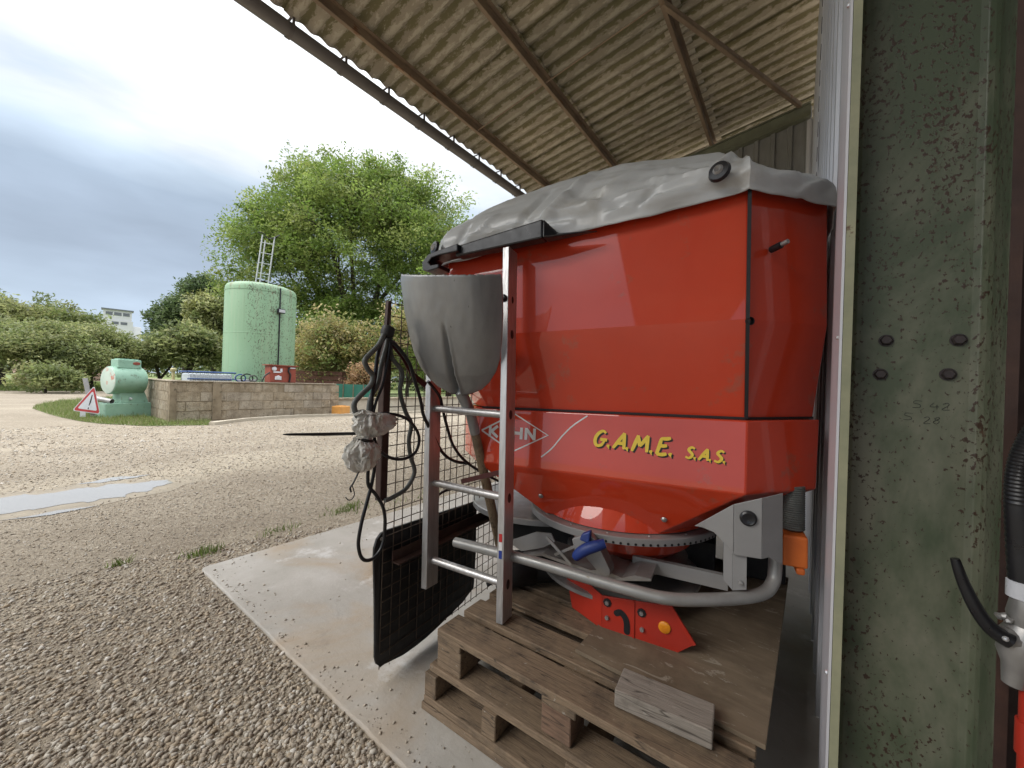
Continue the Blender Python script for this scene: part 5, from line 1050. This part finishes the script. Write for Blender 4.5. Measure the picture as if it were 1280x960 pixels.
H = [('grey_hose', [(-1.060,.734,1.194),(-1.060,.715,1.157),(-1.060,.680,1.121),(-1.060,.670,1.103),(-1.060,.682,1.080),(-1.060,.699,1.061),(-1.060,.692,1.031),(-1.060,.658,.999),(-1.060,.640,.975),(-1.060,.647,.946),(-1.060,.669,.918),(-1.060,.680,.905)], .0082, 'hose_grey', 'wavy grey hose running from the post down into the white bag'),
     ('black_hose', [(-1.065,.756,1.200),(-1.065,.733,1.176),(-1.065,.717,1.124),(-1.065,.711,1.061),(-1.065,.702,.998),(-1.065,.702,.936)], .0062, 'black_gloss', 'black hose hanging left of the post above the white bag'),
     ('black_cable', [(-1.060,.762,1.19),(-1.060,.759,1.166),(-1.060,.750,1.101),(-1.060,.737,1.036),(-1.060,.716,.986),(-1.060,.704,.941)], .0045, 'black_gloss', 'thin black cable hanging straight along the post'),
     ('grey_hose', [(-1.070,.757,1.19),(-1.070,.752,1.161),(-1.070,.736,1.100),(-1.070,.724,1.036),(-1.070,.700,.990),(-1.070,.694,.936)], .0075, 'hose_grey', 'short grey hose hanging between the black hose and the post'),
     ('grey_hose', [(-1.080,.77,1.18),(-1.070,.774,1.124),(-1.070,.807,1.091),(-1.070,.818,1.065),(-1.070,.811,1.011),(-1.070,.836,.943),(-1.070,.862,.900),(-1.070,.854,.845),(-1.070,.863,.789),(-1.070,.883,.730),(-1.070,.850,.680),(-1.070,.793,.660),(-1.070,.765,.656)], .0075, 'hose_grey', 'winding grey hose hanging in front of the wire mesh right of the post'),
     ('black_cable', [(-1.055,.68,.90),(-1.045,.673,.917),(-1.045,.705,.939),(-1.045,.754,.942),(-1.045,.821,.923),(-1.045,.866,.880),(-1.045,.878,.840),(-1.045,.859,.801),(-1.045,.807,.789),(-1.045,.754,.804),(-1.045,.717,.834),(-1.045,.702,.868),(-1.05,.70,.90)], .0052, 'black_gloss', 'black cable coiled in one round loop beside the white bag'),
     ('black_cable', [(-1.05,.708,.83),(-1.050,.709,.774),(-1.050,.700,.721),(-1.050,.688,.677),(-1.050,.669,.606),(-1.050,.663,.547),(-1.050,.680,.500),(-1.050,.717,.491),(-1.050,.747,.521),(-1.050,.755,.582),(-1.050,.746,.641),(-1.050,.718,.688),(-1.050,.691,.723),(-1.050,.687,.763),(-1.05,.69,.82)], .0055, 'black_gloss', 'long black cable loop hanging below the white bag'),
     ('black_hose', [(-1.07,.76,1.20),(-1.060,.756,1.181),(-1.060,.788,1.159),(-1.060,.835,1.112),(-1.060,.857,1.064),(-1.070,.899,.983),(-1.075,.920,.926),(-1.075,.969,.850),(-1.075,1.020,.779),(-1.075,1.085,.739),(-1.075,1.169,.717)], .0062, 'black_gloss', 'black hose draped from the post down behind the ladder'),
     ('black_cable', [(-1.07,.93,1.05),(-1.070,.987,.998),(-1.070,1.005,.953),(-1.070,1.033,.877),(-1.070,1.076,.793),(-1.060,1.157,.716),(-1.050,1.334,.619)], .0058, 'black_gloss', 'black cable sagging between the ladder stiles'),
     ('black_cable', [(-1.060,.952,.545),(-1.060,.952,.577),(-1.060,.981,.623),(-1.060,1.037,.638),(-1.060,1.116,.628)], .005, 'black_gloss', 'short curved black cable above the rubber mat')]
for nm, P, r_, mt, lb in H:
    m = MB(); m.tube(smooth_path([sc(p) for p in P], 6), r_*KS, 10); m.build(nm, M[mt], tags=(lb, 'hose' if 'hose' in nm else 'cable'))
m = MB()                                                    # tie wrapped round the bundle
c = sc((-1.066, .752, 1.205)); m.lathe([(.013, -.02), (.021, -.014), (.023, 0), (.021, .016), (.012, .02)], 14, c, (0, .25, 1)); m.build('hose_tie', M['dark'], tags=('dark tape binding the hoses at the top of the post', 'tape'))
m = MB(); P = [sc(p) for p in ((-1.075,.776,1.174),(-1.075,.826,1.127),(-1.075,.869,1.067),(-1.075,.925,1.035))]
for a, b in zip(P, P[1:]): m.bar(a, b, .004, .022, (0, 0, 1))
m.build('strap', M['darkred'], tags=('dark red strap stretched from the post across the mesh', 'strap'))
m = MB(); m.tube([sc(p) for p in ((-1.085,.455,.897),(-1.085,.47,.8958),(-1.085,.56,.8885),(-1.085,.76,.876))], [.0015, .0036, .0052, .0055], 10); m.build('steel_tine', M['black_gloss'], tags=('thin pointed black steel tine sticking out left of the white bag', 'tine'))
# crumpled bag tied round the hose ends
def bag():
    m = MB()
    cs = [((-1.05, .668, .912), (.034, .056, .043)), ((-1.047, .727, .905), (.028, .044, .034)), ((-1.05, .664, .822), (.036, .056, .050))]
    NJ, NI = 22, 36; o = None; V = []
    b = Vector((-1.05, .67, .865))
    prof = [(-.094, .004), (-.088, .026), (-.07, .045), (-.045, .056), (-.02, .05), (-.004, .033), (.006, .028), (.02, .040), (.04, .054), (.06, .052), (.075, .042), (.084, .026), (.09, .012)]
    pr = [(p.x, p.y) for p in smooth_path([(h, r_, 0) for h, r_ in prof], 5)]
    prof = pr; NI = 84
    for (h, r_) in prof:
        for i in range(NI):
            a = 2*math.pi*i/NI; k = 1+.22*noise.noise((math.cos(a)*2.2, math.sin(a)*2.2, h*30))+.06*math.sin(a*7+h*60)-.34*abs(noise.noise((math.cos(a)*3.1, math.sin(a)*3.1, h*42+3)))-.2*abs(noise.noise((math.cos(a)*6, math.sin(a)*6, h*70+8)))+.1
            lob = 1+(.62*max(0, math.cos(a-R(90)))**2 if .01 < h < .08 else 0)
            V.append(sc((b.x+r_*.72*k*math.cos(a), b.y+r_*k*lob*math.sin(a)+(.02 if .01 < h < .08 else -.004), b.z+h+.008*noise.noise((a*2, h*20, 4)))))
    n = len(prof); m.add(V, [(j*NI+i, j*NI+(i+1) % NI, (j+1)*NI+(i+1) % NI, (j+1)*NI+i) for j in range(n-1) for i in range(NI)]+[tuple(range(NI)), tuple(range((n-1)*NI, n*NI))], True)
    o = m.build('plastic_bag', M['bag'], tags=('crumpled white plastic bag tied around the hose ends', 'bag'))
    t = MB(); t.lathe([(.026, -.005), (.030, 0), (.026, .005)], 20, sc((b.x, b.y, b.z+.002)), (.1, .2, 1)); t.build('tie', M['dark'], o)
bag()
m = MB(); m.tube(smooth_path([sc(p) for p in ((-1.05,.664,.80),(-1.050,.655,.771),(-1.050,.640,.742),(-1.050,.630,.728),(-1.05,.634,.715))], 5), [.0028]*21, 8); bg_ = m.build('bungee_cord', M['black_gloss'], tags=('short black bungee cord with a hook hanging from the white bag', 'cord'))
m = MB(); m.tube(smooth_path([sc(p) for p in ((-1.05,.636,.735),(-1.050,.641,.720),(-1.050,.644,.706),(-1.050,.637,.694),(-1.050,.626,.693),(-1.050,.617,.703))], 5), .0016, 8); m.build('hook', M['dark'], bg_)
m = MB(); m.bar(sc((-.925*.985, .970*.985, .712)), (-.785, 1.06, .755), .008, .016); m.build('red_bar', M['darkred'], tags=('thin dark red steel bar resting on a ladder rung', 'bar'))

# ================================================================ HOSE COUPLING BESIDE THE COLUMN
hc = empty('hose_coupling', (.285, .95, .70), 0, 'black ribbed hose with a grey coupling and curved black lever beside the green column', 'hose')
def hq(p): return Vector(p)-Vector((.285, .95, .70))
pth = smooth_path([(.335,.95,1.06),(.312,.95,1.035),(.296,.95,1.005),(.285,.95,.970),(.280,.95,.932),(.280,.95,.888),(.283,.95,.826),(.287,.95,.758)], 14)
m = MB(); m.tube([hq(p) for p in pth], [.0145+.0013*(i % 2) for i in range(len(pth))], 18); m.build('ribbed_hose', M['black_gloss'], hc)
m = MB(); m.lathe([(.014, .0), (.0175, .002), (.0175, .026), (.014, .028)], 18, hq((.287,.95,.745)), (0, 0, 1)); m.build('collar', M['sign_white'], hc)
m = MB(); m.lathe([(.013, .06), (.019, .055), (.021, .03), (.017, .015), (.024, .0), (.024, -.03), (.016, -.05), (.012, -.08)], 20, hq((.288,.95,.690)), (.1, 0, 1)); m.tube([hq((.29,.945,.68)), hq((.262,.935,.690))], [.016, .012], 12); m.build('coupling_body', M['steel'], hc)
P = smooth_path([(.211,.930,.792),(.221,.930,.756),(.236,.930,.718),(.252,.930,.694),(.270,.930,.684)], 6); n = len(P)
m = MB(); m.tube([hq(p) for p in P], [.0055+.0065*(i/(n-1))**.8 for i in range(n)], 12); m.build('lever', M['black_gloss'], hc)
m = MB(); m.lathe([(0, .004), (.003, .003), (.004, 0)], 8, hq((.262,.918,.690)), (0, -1, 0)); m.build('pin', M['screw'], hc)
m = MB(); m.tube(smooth_path([hq(p) for p in ((.258,.94,.712),(.266,.94,.716),(.272,.94,.708))], 3), [.004+.002*(i % 2) for i in range(7)], 8); m.build('spring', M['steel'], hc)
m = MB(); m.lathe([(.006, .02), (.013, .014), (.014, 0), (.014, -.55), (0, -.56)], 18, (.300, .95, .60)); m.lathe([(.0145, .001), (.017, .0), (.017, -.05), (.0145, -.051)], 18, (.300, .95, .56)); m.build('red_pipe', M['red_dull'], tags=('dark red pipe standing upright below the hose coupling', 'pipe'))
